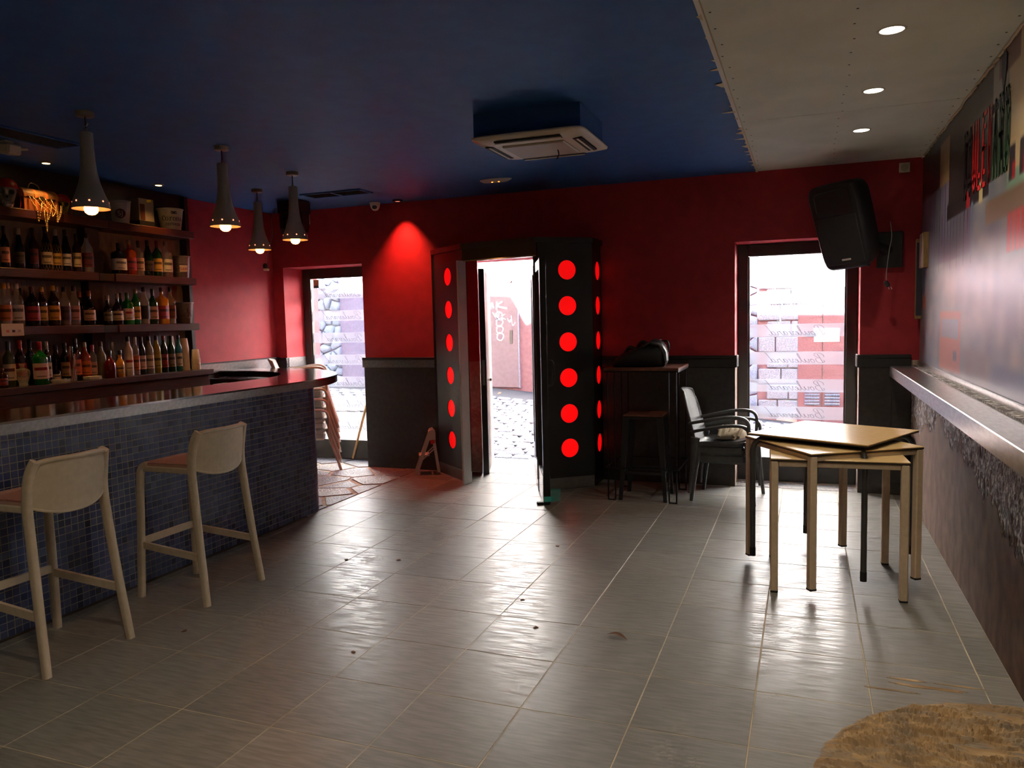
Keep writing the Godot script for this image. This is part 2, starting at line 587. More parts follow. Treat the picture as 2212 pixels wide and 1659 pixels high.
func _ready() -> void:
	rng.seed = 7
	# ---- camera
	var cam := Camera3D.new()
	cam.name = "camera"
	cam.position = Vector3(0, 1.5975, 0)
	cam.rotation = Vector3(-0.083698, 0.365784, -0.024003)
	cam.fov = 53.07
	cam.near = 0.05
	cam.far = 200.0
	add_child(cam)
	cam.current = true
	# ---- sky, sun, exposure
	var we := WorldEnvironment.new()
	we.name = "environment"
	var env := Environment.new()
	env.background_mode = Environment.BG_SKY
	var sky := Sky.new()
	var sm := ProceduralSkyMaterial.new()
	sm.sky_top_color = rgb(112, 164, 232)
	sm.sky_horizon_color = rgb(214, 226, 238)
	sm.ground_bottom_color = rgb(120, 116, 110)
	sm.ground_horizon_color = rgb(190, 190, 186)
	sm.sky_energy_multiplier = 1.0
	sky.sky_material = sm
	env.sky = sky
	env.background_energy_multiplier = 10.5
	env.tonemap_mode = Environment.TONE_MAPPER_LINEAR
	env.tonemap_exposure = 1.5
	env.sdfgi_enabled = true
	env.ssao_enabled = true
	env.ssil_enabled = true
	we.environment = env
	add_child(we)
	var sun := DirectionalLight3D.new()
	sun.name = "sun"
	sun.rotation_degrees = Vector3(-55, 0, 0)
	sun.light_color = Color(1.0, 0.98, 0.95)
	sun.light_energy = 88.0
	sun.light_angular_distance = 0.5
	sun.shadow_enabled = true
	sun.sky_mode = DirectionalLight3D.SKY_MODE_LIGHT_ONLY
	add_child(sun)
	make_materials()
	build_shell()
	build_floor()
	build_windows()
	build_vestibule()
	build_street()
	build_right_wall()
	build_bar()
	build_shelves()
	build_ceiling_things()
	build_furniture()
	build_small()


# ---------------------------------------------------------------- the room
func build_shell() -> void:
	var sl := MB.new()
	sl.box(Vector3(-2.4, -0.1515, -2.5), Vector3(7.4, 0.30, 11.0))
	var fl := structure("floor", sl, M.grout, "grey ceramic tiled floor with pale grout, flagstones by the bar end", "floor")
	fl.set_meta("label", "grey ceramic tile floor with pale grout lines")
	# ceiling: blue part, white boards
	var cb := MB.new()
	cb.box(Vector3(-3.22, CEIL + 0.12, -2.5), Vector3(5.6, 0.24, 11.0))
	structure("ceiling", cb, M.blue, "deep blue painted ceiling", "ceiling")
	var wb := structure("ceiling", bx(Vector3(0.39, CEIL + 0.13, -2.5), Vector3(1.62, 0.22, 11.0)), M.room_dark, "unpainted plasterboard strip of the ceiling", "ceiling")
	for zz in [[-7.36, -5.456], [-5.444, -3.046], [-3.04, -0.64], [-0.634, 1.766], [1.772, 3.0]]:
		part(wb, "plasterboard", bx(Vector3(0.255, CEIL + 0.008, (zz[0] + zz[1]) / 2), Vector3(1.335, 0.016, zz[1] - zz[0]), 0.003), M.board)
	var screws := MB.new()
	for z in 24:
		for x in [-0.385, 0.2, 0.86]:
			screws.lathe([Vector2(0.0, -0.0008), Vector2(0.006, -0.0008), Vector2(0.006, 0.002)], 6, Vector3(x + rng.randf_range(-0.01, 0.01), CEIL, -7.25 + z * 0.2 + rng.randf_range(-0.02, 0.02)))
	part(wb, "screw_heads", screws, M.slot).set_meta("kind", "stuff")
	# torn edge between the two
	var torn := structure("trim_1", bx(Vector3(-0.418, CEIL - 0.002, -2.4), Vector3(0.014, 0.012, 9.9)), M.paper, "torn plasterboard edge beside the blue ceiling", "trim")
	part(torn, "metal_channel", bx(Vector3(-0.424, CEIL - 0.006, -4.4), Vector3(0.02, 0.008, 2.3)), M.white_metal)
	for k in 26:
		var z := -7.3 + k * 0.155 + rng.randf_range(-0.03, 0.03)
		var w := rng.randf_range(0.02, 0.07)
		var l := rng.randf_range(0.01, 0.035) if rng.randf() < 0.8 else rng.randf_range(0.04, 0.09)
		if z > -6.9 and z < -5.3:
			l *= 1.5
		var t := MB.new()
		t.slab([Vector2(0, -w), Vector2(-l * 0.5, -w * 0.6), Vector2(-l, rng.randf_range(-w, w) * 0.4), Vector2(-l * 0.4, w * 0.4), Vector2(0, w)], 0.003, Transform3D(Basis(Vector3.RIGHT, PI / 2), Vector3(-0.42, CEIL - 0.003 - rng.randf() * 0.006, z)))
		part(torn, "paper_shred", t, M.paper)
	# left wall, back wall
	structure("wall_left", bx(Vector3(LEFT - 0.15, CEIL / 2, -2.5), Vector3(0.3, CEIL, 11.0)), M.red, "red painted wall behind the bar", "wall")
	structure("wall_back", bx(Vector3(-2.4, CEIL / 2, 3.15), Vector3(7.4, CEIL, 0.3)), M.room_dark, "plain wall opposite the street windows", "wall")
	# far wall: piers and lintels round two windows and the door
	var up := MB.new()
	var y0 := 1.17
	var yt := CEIL + 0.2
	var p1 := [Vector2(-6.0, FAR), Vector2(-5.58, FAR), Vector2(-5.58, OUT), Vector2(-6.0, OUT)]
	var p2 := [Vector2(-4.54, FAR), Vector2(-3.17, FAR), Vector2(-3.44, OUT), Vector2(-4.54, OUT)]
	var p3 := [Vector2(-2.40, FAR), Vector2(-0.61, FAR), Vector2(-0.61, OUT), Vector2(-2.78, OUT)]
	var p4 := [Vector2(0.44, FAR), Vector2(1.2, FAR), Vector2(1.2, OUT), Vector2(0.44, OUT)]
	for p in [p1, p2, p3, p4]:
		up.plan(p, y0, yt, false, true)
	up.plan([Vector2(-5.58, FAR), Vector2(-4.54, FAR), Vector2(-4.54, OUT), Vector2(-5.58, OUT)], 2.245, yt)
	up.plan([Vector2(-3.17, FAR), Vector2(-2.40, FAR), Vector2(-2.78, OUT), Vector2(-3.44, OUT)], 2.24, yt)
	up.plan([Vector2(-0.61, FAR), Vector2(0.44, FAR), Vector2(0.44, OUT), Vector2(-0.61, OUT)], 2.25, yt)
	var wf := structure("wall_far", up, M.red, "red painted wall with two windows and the street door", "wall")
	var lo := MB.new()
	for p in [p1, p2, p3, p4]:
		lo.plan(p, -0.1, y0, true, false)
	part(wf, "plaster_base", lo, M.plaster)
	var wa := MB.new()
	for r in [[-5.72, -5.575], [-4.545, -3.62], [-1.86, -0.605], [0.435, 0.84]]:
		wa.box(Vector3((r[0] + r[1]) / 2, 0.555, FAR + 0.012), Vector3(r[1] - r[0], 1.11, 0.03), 0.004)
	part(wf, "wainscot", wa, M.wainscot)
	var dl := part(wf, "wainscot", bx(Vector3(LEFT + 0.012, 0.555, -6.6), Vector3(0.03, 1.11, 1.5)), M.wainscot)
	dl.name = "wainscot_side"
	# dado rails: black cap, steel face, returned into the window reveals
	for r in [[-5.72, -5.56, 0], [-4.56, -3.62, 1], [-1.86, -0.59, 2], [0.42, 0.84, 3]]:
		var rail := structure("trim_2", bx(Vector3((r[0] + r[1]) / 2, 1.205, FAR + 0.022), Vector3(r[1] - r[0], 0.03, 0.05), 0.004), M.black_rail, "dark dado rail on the red wall", "trim")
		part(rail, "face_strip", bx(Vector3((r[0] + r[1]) / 2, 1.15, FAR + 0.018), Vector3(r[1] - r[0], 0.08, 0.042), 0.003), M.black_rail if r[2] != 1 else M.steel_edge)
	for r in [[-5.57, FAR - 0.16, 0.32], [-0.60, FAR - 0.05, 0.12], [0.43, FAR - 0.06, 0.14]]:
		structure("trim_3", bx(Vector3(r[0], 1.165, r[1]), Vector3(0.03, 0.11, r[2]), 0.004), M.steel_edge, "steel dado strip in the window reveal", "trim")
	var lr := structure("trim_4", bx(Vector3(LEFT + 0.018, 1.165, -6.66), Vector3(0.036, 0.11, 1.36), 0.004), M.steel_edge, "steel dado rail on the red wall by the bar", "trim")
	part(lr, "cap", bx(Vector3(LEFT + 0.02, 1.223, -6.66), Vector3(0.05, 0.012, 1.36)), M.black_rail)
	# what stands above the room: the upper storeys, whose roof line throws the shade on the street
	var roof := [Vector2(-16, 2.9), Vector2(6, 2.9), Vector2(6, 7.10), Vector2(0, 7.22), Vector2(-4.15, 7.28), Vector2(-4.3, 7.20), Vector2(-4.55, 7.62), Vector2(-7.8, 7.85), Vector2(-16, 8.3)]
	var us := MB.new()
	us.slab(roof, 0.34, Transform3D(Basis.IDENTITY, Vector3(0, 0, -7.82)))
	us.box(Vector3(-11, 1.4, -7.8), Vector3(9.98, 3.2, 0.38))
	us.box(Vector3(3.65, 1.4, -7.8), Vector3(4.9, 3.2, 0.38))
	structure("wall_outer", us, M.outer_wall, "street front of the bar's own building", "wall")


func clip(poly: Array, p: Vector2, nrm: Vector2) -> Array:
	var out := []
	for i in poly.size():
		var a: Vector2 = poly[i]
		var b: Vector2 = poly[(i + 1) % poly.size()]
		var da := (a - p).dot(nrm)
		var db := (b - p).dot(nrm)
		if da <= 0:
			out.append(a)
		if (da < 0 and db > 0) or (da > 0 and db < 0):
			out.append(a.lerp(b, da / (da - db)))
	return out


func flagstones(parent: Node, rect: Rect2, count: int, gap: float, y0: float, y1: float, ms: Array, seed_: int, called := "flagstone", bev := 0.004, jitter := 0.004) -> void:
	var r := RandomNumberGenerator.new()
	r.seed = seed_
	var seeds := []
	var tries := 0
	var minimum := sqrt(rect.size.x * rect.size.y / count) * 0.72
	while seeds.size() < count and tries < 4000:
		tries += 1
		var s := rect.position + Vector2(r.randf() * rect.size.x, r.randf() * rect.size.y)
		var ok := true
		for q in seeds:
			if q.distance_to(s) < minimum:
				ok = false
				break
		if ok:
			seeds.append(s)
	for i in seeds.size():
		var poly := [rect.position, rect.position + Vector2(rect.size.x, 0), rect.end, rect.position + Vector2(0, rect.size.y)]
		for j in seeds.size():
			if i == j:
				continue
			var mid: Vector2 = (seeds[i] + seeds[j]) * 0.5
			var nr: Vector2 = (seeds[j] - seeds[i]).normalized()
			poly = clip(poly, mid - nr * gap * (0.3 + r.randf() * 0.7), nr)
			if poly.size() < 3:
				break
		if poly.size() < 3:
			continue
		var m := MB.new()
		m.plan(poly, y0, y1 + r.randf_range(-jitter, jitter), true, false, bev)
		part(parent, called, m, ms[i % ms.size()])


func build_floor() -> void:
	var fl := get_node("floor")
	var xs := [-3.90]
	for k in range(-6, 5):
		xs.append(TX + k * TILE)
	xs.append(RIGHT)
	var zs := []
	for k in range(-6, 8):
		zs.append(TZ + k * TILE)
	zs.push_front(FAR)
	var cache := {}
	var count := 0
	var cells := []
	for i in xs.size() - 1:
		for j in zs.size() - 1:
			cells.append([xs[i], xs[i + 1], zs[j], zs[j + 1]])
	# inside the door opening
	var dz := [OUT, TZ - 7 * TILE, FAR]
	for i in range(1, 6):
		for j in 2:
			var x0: float = maxf(xs[i], -3.44)
			var x1: float = minf(xs[i + 1], -2.40)
			if x1 > x0 + 0.02:
				cells.append([x0, x1, dz[j], dz[j + 1]])
	for c in cells:
		var w: float = c[1] - c[0] - 0.0050
		var d: float = c[3] - c[2] - 0.0050
		var key := "%.3f_%.3f" % [w, d]
		if not cache.has(key):
			cache[key] = bx(Vector3.ZERO, Vector3(w, 0.01, d), 0.0012).mesh()
		var p := part(fl, "floor_tile", cache[key], M["tile%d" % rng.randi_range(0, 2)], Vector3((c[0] + c[1]) / 2, -0.005 + rng.randf_range(-0.0006, 0.0003), (c[2] + c[3]) / 2))
		p.rotation = Vector3(rng.randf_range(-0.0009, 0.0009), 0, rng.randf_range(-0.0009, 0.0009))
		count += 1
	var bare := part(fl, "joint_bed", bx(Vector3(-4.81, -0.012, -5.9), Vector3(1.82, 0.02, 3.8)), M.dirt)
	flagstones(bare, Rect2(-5.70, -7.72, 1.795, 2.82), 34, 0.028, -0.02, 0.004, [M.flag, M.flag2, M.flag], 5)
	var niche := part(fl, "joint_bed", bx(Vector3(-0.085, -0.012, -7.53), Vector3(1.04, 0.02, 0.36)), M.dirt)
	flagstones(niche, Rect2(-0.60, -7.70, 1.03, 0.35), 7, 0.02, -0.02, 0.004, [M.flag2, M.flag], 8)
	# rough mortar where a round platform has been broken out, against the wall
	var g := MB.new()
	var fn := FastNoiseLite.new()
	fn.seed = 4
	fn.frequency = 3.2
	fn.fractal_octaves = 4
	fn.domain_warp_enabled = true
	fn.domain_warp_amplitude = 0.25
	var rings := []
	var nr := 110
	var na := 240
	var hgt := func(p: Vector2, k: float) -> float:
		var v := fn.get_noise_2d(p.x * 0.45, p.y * 1.9)
		var f := absf(fn.get_noise_2d(p.x * 1.3 + 9.0, p.y * 4.2))
		return maxf(0.003, 0.028 + v * 0.036 - f * 0.045 - absf(fn.get_noise_2d(p.x * 2.6 + 30.0, p.y * 8.0)) * 0.024) * smoothstep(1.0, 0.93, k) + 0.0015
	for i in nr + 1:
		var row := []
		for j in na + 1:
			var a := PI * 0.5 + PI * float(j) / na
			var k := float(i) / nr
			var edge := 0.808 + 0.012 * fn.get_noise_2d(cos(a) * 2.0, sin(a) * 2.0) + 0.006 * fn.get_noise_2d(cos(a) * 9.0, sin(a) * 9.0)
			var p := Vector2(0.838 + cos(a) * edge * k, -2.67 + sin(a) * edge * k)
			row.append(Vector3(p.x, hgt.call(p, k), p.y))
		rings.append(row)
	for i in nr:
		for j in na:
			var a: Vector3 = rings[i][j]
			var b: Vector3 = rings[i][j + 1]
			var c: Vector3 = rings[i + 1][j + 1]
			var d: Vector3 = rings[i + 1][j]
			g.quad(a, b, c, d, Vector3.UP)
	part(fl, "mortar_patch", g, M.mortar, Vector3.ZERO, "round patch of rough brown mortar against the wall")
	# smears of mortar on the tiles beside it
	for s in [[0.50, -3.55, 0.17, 0.02], [0.42, -3.60, 0.10, 0.012], [0.36, -3.48, 0.12, 0.01], [0.62, -3.60, 0.1, 0.008]]:
		var q := MB.new()
		var poly := []
		for k in 18:
			var a := TAU * k / 18
			poly.append(Vector2(s[0] + cos(a) * s[2] * rng.randf_range(0.6, 1.0), s[1] + sin(a) * s[3] * rng.randf_range(0.5, 1.0)))
		q.plan(poly, 0.0, 0.0014)
		part(fl, "mortar_smear", q, M.mortar)
	# trodden dust: sole prints
	var prints := MB.new()
	for k in 60:
		var at := Vector3(rng.randf_range(-3.4, 0.2), 0.0009, rng.randf_range(-6.9, -2.6))
		if k < 34:
			at = Vector3(rng.randf_range(-3.3, -1.6) + 0.1, 0.0009, rng.randf_range(-6.7, -3.6))
		var b := Basis(Vector3.UP, rng.randf_range(-0.9, 0.9) + (PI if rng.randf() < 0.5 else 0.0))
		var from := rng.randi_range(0, 4)
		for row in range(from, mini(from + rng.randi_range(4, 9), 12)):
			var wd := 0.036 if row < 4 else 0.03 if row < 6 else 0.044
			for col in 3:
				if rng.randf() < 0.3:
					continue
				var cx := (col - 1) * wd * 0.72
				var cz := (row - 6) * 0.023 - absf(col - 1.0) * 0.006
				var w := wd * 0.28
				var p := [Vector3(cx - w, 0, cz + 0.004), Vector3(cx, 0, cz - 0.004), Vector3(cx + w, 0, cz + 0.004), Vector3(cx + w, 0, cz + 0.012), Vector3(cx, 0, cz + 0.004), Vector3(cx - w, 0, cz + 0.012)]
				prints.quad(at + b * p[0], at + b * p[1], at + b * p[4], at + b * p[5], Vector3.UP)
				prints.quad(at + b * p[1], at + b * p[2], at + b * p[3], at + b * p[4], Vector3.UP)
	var pr := part(fl, "dusty_sole_prints", prints, M.dust)
	pr.set_meta("kind", "stuff")


# ---------------------------------------------------------------- windows
func script_word(sx: float, scale: float, mirror: bool, pen := 0.06) -> MB:
	# the word Boulevard in a copperplate hand, as pen strokes
	var strokes := [
		[[0.22, 0.0], [0.30, 0.5], [0.38, 0.98]],
		[[0.0, 0.62], [0.02, 0.86], [0.22, 1.04], [0.52, 1.02], [0.62, 0.82], [0.46, 0.58], [0.34, 0.52], [0.58, 0.46], [0.60, 0.16], [0.40, -0.03], [0.14, 0.03], [0.08, 0.18], [0.16, 0.24]],
		[[0.86, 0.40], [0.76, 0.26], [0.78, 0.04], [0.90, 0.02], [0.98, 0.18], [0.94, 0.38], [0.86, 0.38], [0.98, 0.30], [1.10, 0.36]],
		[[1.12, 0.40], [1.10, 0.10], [1.18, 0.0], [1.32, 0.20], [1.37, 0.42], [1.35, 0.08], [1.42, 0.0], [1.54, 0.14]],
		[[1.54, 0.14], [1.68, 0.60], [1.72, 0.98], [1.65, 0.98], [1.61, 0.30], [1.68, 0.0], [1.80, 0.12]],
		[[1.80, 0.12], [1.95, 0.28], [1.93, 0.41], [1.84, 0.32], [1.84, 0.06], [1.95, 0.0], [2.08, 0.14]],
		[[2.08, 0.32], [2.16, 0.42], [2.18, 0.06], [2.25, 0.0], [2.36, 0.26], [2.36, 0.42], [2.46, 0.36]],
		[[2.76, 0.36], [2.66, 0.42], [2.55, 0.24], [2.58, 0.02], [2.70, 0.08], [2.79, 0.42], [2.77, 0.08], [2.84, 0.0], [2.95, 0.14]],
		[[2.95, 0.14], [3.04, 0.46], [3.08, 0.36], [3.20, 0.38], [3.18, 0.08], [3.24, 0.0], [3.36, 0.14]],
		[[3.60, 0.36], [3.50, 0.42], [3.39, 0.24], [3.42, 0.02], [3.54, 0.08], [3.66, 0.50], [3.80, 1.02], [3.90, 1.16]],
		[[3.64, 0.42], [3.62, 0.06], [3.70, 0.0], [3.84, 0.12]],
	]
	var m := MB.new()
	var sg := -1.0 if mirror else 1.0
	for s in strokes:
		var pts := []
		for q in s:
			pts.append(Vector3(sg * (q[0] + 0.25 * q[1]) * sx, q[1] * scale, 0))
		pts = smooth_path(pts, 5)
		for i in pts.size() - 1:
			var d: Vector3 = (pts[i + 1] - pts[i]).normalized()
			var thick := 0.45 + 0.75 * absf(d.y)
			var k := Vector3(-d.y, d.x, 0) * pen * scale * thick * 0.5
			m.quad(pts[i] - k, pts[i + 1] - k, pts[i + 1] + k, pts[i] + k, Vector3.BACK)
	return m


func build_windows() -> void:
	for w in [[-5.58, -4.54, 2.245, -7.74, "window_1", 0.095, "tall shop window by the bar end with frosted script bands"], [-0.61, 0.44, 2.25, -7.68, "window_2", 0.10, "tall shop window beside the speaker with frosted script bands"]]:
		var x0: float = w[0]
		var x1: float = w[1]
		var z: float = w[3]
		var fw: float = w[5]
		var top: float = w[2]
		var win := Node3D.new()
		win.name = w[4]
		add_child(win)
		meta(win, w[6], "window", "", "structure")
		part(win, "stile", bx(Vector3(x0 + fw / 2, top / 2, z), Vector3(fw, top, 0.08), 0.006), M.frame)
		part(win, "stile", bx(Vector3(x1 - fw / 2, top / 2, z), Vector3(fw, top, 0.08), 0.006), M.frame)
		part(win, "rail", bx(Vector3((x0 + x1) / 2, top - 0.058, z), Vector3(x1 - x0 - 2 * fw, 0.116, 0.08), 0.006), M.frame)
		part(win, "rail", bx(Vector3((x0 + x1) / 2, 0.115, z), Vector3(x1 - x0 - 2 * fw, 0.23, 0.08), 0.006), M.frame)
		var bead := MB.new()
		for s in [-1.0, 1.0]:
			bead.box(Vector3((x0 + x1) / 2 + s * ((x1 - x0) / 2 - fw - 0.006), (top + 0.115) / 2, z + 0.02), Vector3(0.012, top - 0.35, 0.02))
		part(win, "glazing_bead", bead, M.frame)
		var gl := MB.new()
		gl.quad(Vector3(x0 + fw, 0.23, z), Vector3(x1 - fw, 0.23, z), Vector3(x1 - fw, top - 0.116, z), Vector3(x0 + fw, top - 0.116, z), Vector3.BACK)
		var gp := part(win, "glass_pane", gl, M.glass)
		for k in 7:
			var yb := 1.89 - k * 0.2592
			var fm := MB.new()
			fm.quad(Vector3(x0 + fw, yb, z + 0.002), Vector3(x1 - fw, yb, z + 0.002), Vector3(x1 - fw, yb + 0.122, z + 0.002), Vector3(x0 + fw, yb + 0.122, z + 0.002), Vector3.BACK)
			var band := part(gp, "frosted_band", fm, M.film)
			var wd := script_word(0.131, 0.084, true)
			var lt := part(win, "script_lettering", wd, M.film_letter, Vector3(-4.80 if x0 < -2 else 0.18, yb + 0.018, z + 0.004))
			lt.set_meta("label", "the mirrored word Boulevard in grey script")
		if x0 < -2:
			part(win, "sticker", bx(Vector3(x0 + fw + 0.075, 2.07, z + 0.004), Vector3(0.075, 0.1, 0.002)), S(rgb(206, 186, 160), 0.6))
			part(win, "sticker", bx(Vector3(x0 + fw + 0.075, 2.035, z + 0.006), Vector3(0.072, 0.03, 0.002)), S(rgb(86, 130, 150), 0.6))
		else:
			part(win, "sticker", bx(Vector3(x1 - fw - 0.03, 2.08, z + 0.004), Vector3(0.05, 0.05, 0.002)), S(rgb(70, 72, 70), 0.6))


# ---------------------------------------------------------------- vestibule
func disc_panel(w: float, h: float, y_low: float, cx: float, r: float, ys: Array, th: float) -> MB:
	# a board from y_low to h with round holes, local x along, front at z = 0
	var m := MB.new()
	var cuts := [y_low]
	for i in ys.size() - 1:
		cuts.append((ys[i] + ys[i + 1]) / 2)
	cuts.append(h)
	for i in ys.size():
		var lo := Vector2(0, cuts[i])
		var hi := Vector2(w, cuts[i + 1])
		var c := Vector2(cx, ys[i])
		var angs := []
		for k in 40:
			angs.append(TAU * k / 40)
		for p in [lo, Vector2(hi.x, lo.y), hi, Vector2(lo.x, hi.y)]:
			angs.append(fposmod((p - c).angle(), TAU))
		angs.sort()
		for k in angs.size():
			var a: float = angs[k]
			var b: float = angs[(k + 1) % angs.size()]
			var da := Vector2(cos(a), sin(a))
			var db := Vector2(cos(b), sin(b))
			var pa := _to_rect(c, da, lo, hi)
			var pb := _to_rect(c, db, lo, hi)
			var ca := c + da * r
			var cb := c + db * r
			for s in [0.0, -th]:
				m.quad(Vector3(ca.x, ca.y, s), Vector3(cb.x, cb.y, s), Vector3(pb.x, pb.y, s), Vector3(pa.x, pa.y, s), Vector3(0, 0, 1 if s == 0.0 else -1))
			m.quad(Vector3(ca.x, ca.y, 0), Vector3(cb.x, cb.y, 0), Vector3(cb.x, cb.y, -th), Vector3(ca.x, ca.y, -th), Vector3(-da.x, -da.y, 0))
	m.quad(Vector3(0, y_low, 0), Vector3(0, h, 0), Vector3(0, h, -th), Vector3(0, y_low, -th), Vector3.LEFT)
	m.quad(Vector3(w, y_low, 0), Vector3(w, h, 0), Vector3(w, h, -th), Vector3(w, y_low, -th), Vector3.RIGHT)
	m.quad(Vector3(0, h, 0), Vector3(w, h, 0), Vector3(w, h, -th), Vector3(0, h, -th), Vector3.UP)
	m.quad(Vector3(0, y_low, 0), Vector3(w, y_low, 0), Vector3(w, y_low, -th), Vector3(0, y_low, -th), Vector3.DOWN)
	return m


func _to_rect(c: Vector2, d: Vector2, lo: Vector2, hi: Vector2) -> Vector2:
	var t := 1e9
	if d.x > 1e-6: t = minf(t, (hi.x - c.x) / d.x)
	if d.x < -1e-6: t = minf(t, (lo.x - c.x) / d.x)
	if d.y > 1e-6: t = minf(t, (hi.y - c.y) / d.y)
	if d.y < -1e-6: t = minf(t, (lo.y - c.y) / d.y)
	return c + d * t


func along(a: Vector2, b: Vector2) -> Transform3D:
	# local x from a to b in plan, local z to the right of that direction's left side, so that the front looks into the room
	var x := Vector3(b.x - a.x, 0, b.y - a.y).normalized()
	return Transform3D(Basis(x, Vector3.UP, x.cross(Vector3.UP)), Vector3(a.x, 0, a.y))


func build_vestibule() -> void:
	var root := thing("entrance_vestibule", "black entrance box with columns of red discs round the street door", "vestibule")
	var ys := [0.385, 0.71, 1.045, 1.378, 1.712, 2.04]
	var dome := MB.new()
	dome.lathe([Vector2(0.0, 0.006), Vector2(0.05, 0.005), Vector2(0.080, 0.002), Vector2(0.089, 0.0), Vector2(0.089, -0.004), Vector2(0.0, -0.004)], 40, Vector3.ZERO, Basis(Vector3.RIGHT, PI / 2))
	var dm := dome.mesh()
	for p in [[Vector2(-3.635, -7.275), Vector2(-3.10, -6.825), 0.345, 0.0], [Vector2(-2.30, -6.647), Vector2(-1.862, -7.012), 0.318, 1.0], [Vector2(-1.862, -7.012), Vector2(-1.862, -7.34), 0.205, 2.0]]:
		var a: Vector2 = p[0]
		var b: Vector2 = p[1]
		var xf := along(a, b)
		var len := a.distance_to(b)
		var pn := part(root, "panel", disc_panel(len, 2.30, 0.11, p[2], 0.088, ys, 0.045), M.black)
		pn.transform = xf
		for y in ys:
			var d := part(root, "backlit_disc", dm, M.disc)
			d.transform = xf * Transform3D(Basis.IDENTITY, Vector3(p[2], y, -0.006))
		var kick := part(root, "kick_plate", bx(Vector3(len / 2, 0.055, -0.02), Vector3(len - 0.01, 0.11, 0.05), 0.004), M.steel_edge if p[3] != 2.0 else M.black)
		kick.transform = xf
	# outer return to the wall on the bar side
	part(root, "side_board", bx(Vector3(-3.64, 1.15, -7.31), Vector3(0.03, 2.30, 0.08)), M.black)
	# steel corner post at the free end of the board
	part(root, "steel_post", bx(Vector3(-3.098, 1.085, -6.80), Vector3(0.02, 2.17, 0.135), 0.003, Basis(Vector3.UP, -0.22)), M.alu)
	var outline := [Vector2(-3.66, -7.35), Vector2(-3.66, -7.27), Vector2(-3.105, -6.80), Vector2(-2.29, -6.625), Vector2(-1.845, -7.0), Vector2(-1.845, -7.35)]
	var lid := MB.new()
	lid.plan(outline, 2.285, 2.335)
	part(root, "cornice", lid, M.black)
	var li := part(root, "lintel", bx(Vector3(0.42, 2.235, -0.02), Vector3(0.84, 0.12, 0.05), 0.003), M.black)
	li.transform = along(Vector2(-3.10, -6.825), Vector2(-2.29, -6.645))
	var tr := part(root, "track", bx(Vector3(0.42, 2.168, -0.02), Vector3(0.84, 0.012, 0.05)), M.steel)
	tr.transform = li.transform
	# jamb board behind the open door
	var jb := part(root, "jamb", bx(Vector3(0, 1.1, 0), Vector3(0.05, 2.2, 0.06), 0.004), M.black)
	jb.position = Vector3(-2.285, 0, -6.68)
	# inner door leaf, standing open into the room
	leaf("door_1", Vector2(-2.47, -7.13), Vector2(-2.062, -6.16), 2.10, 0.055, "open black framed glass door leaf with a bright kick plate", true)
	# street leaf on the same side, open inwards
	leaf("door_2", Vector2(-2.80, -8.02), Vector2(-2.50, -7.20), 2.10, 0.05, "black framed street door leaf standing open behind the vestibule door", false)
	# ribbed leaf against the splayed reveal
	var rl := thing("door_3", "pale ribbed street door leaf with a black lock edge, folded against the reveal", "door")
	rl.set_meta("kind", "structure")
	var a2 := Vector2(-3.40, -8.08)
	var b2 := Vector2(-3.125, -7.27)
	var xf2 := along(a2, b2)
	var l2 := a2.distance_to(b2)
	var board := part(rl, "board", bx(Vector3(l2 / 2, 1.06, -0.03), Vector3(l2, 2.12, 0.04), 0.003), M.ribbed)
	board.transform = xf2
	for k in 16:
		var rb := part(rl, "rib", bx(Vector3(0.03 + k * (l2 - 0.06) / 15.0, 1.06, -0.054), Vector3(0.026, 2.08, 0.012), 0.004), M.ribbed)
		rb.transform = xf2
	var es := part(rl, "lock_stile", bx(Vector3(l2 + 0.004, 1.06, -0.03), Vector3(0.03, 2.12, 0.06), 0.003), M.black)
	es.transform = xf2
	var lp := part(rl, "lock_plate", bx(Vector3(l2 + 0.021, 1.06, -0.03), Vector3(0.004, 0.26, 0.028), 0.001), M.steel_edge)
	lp.transform = xf2
	var kn := MB.new()
	kn.lathe([Vector2(0.0, 0.05), Vector2(0.016, 0.046), Vector2(0.018, 0.03), Vector2(0.009, 0.02), Vector2(0.009, 0.0)], 12, Vector3.ZERO, Basis(Vector3.RIGHT, -PI / 2))
	var knob := part(rl, "knob", kn, M.steel)
	knob.transform = xf2 * Transform3D(Basis.IDENTITY, Vector3(l2 - 0.06, 0.98, -0.06))


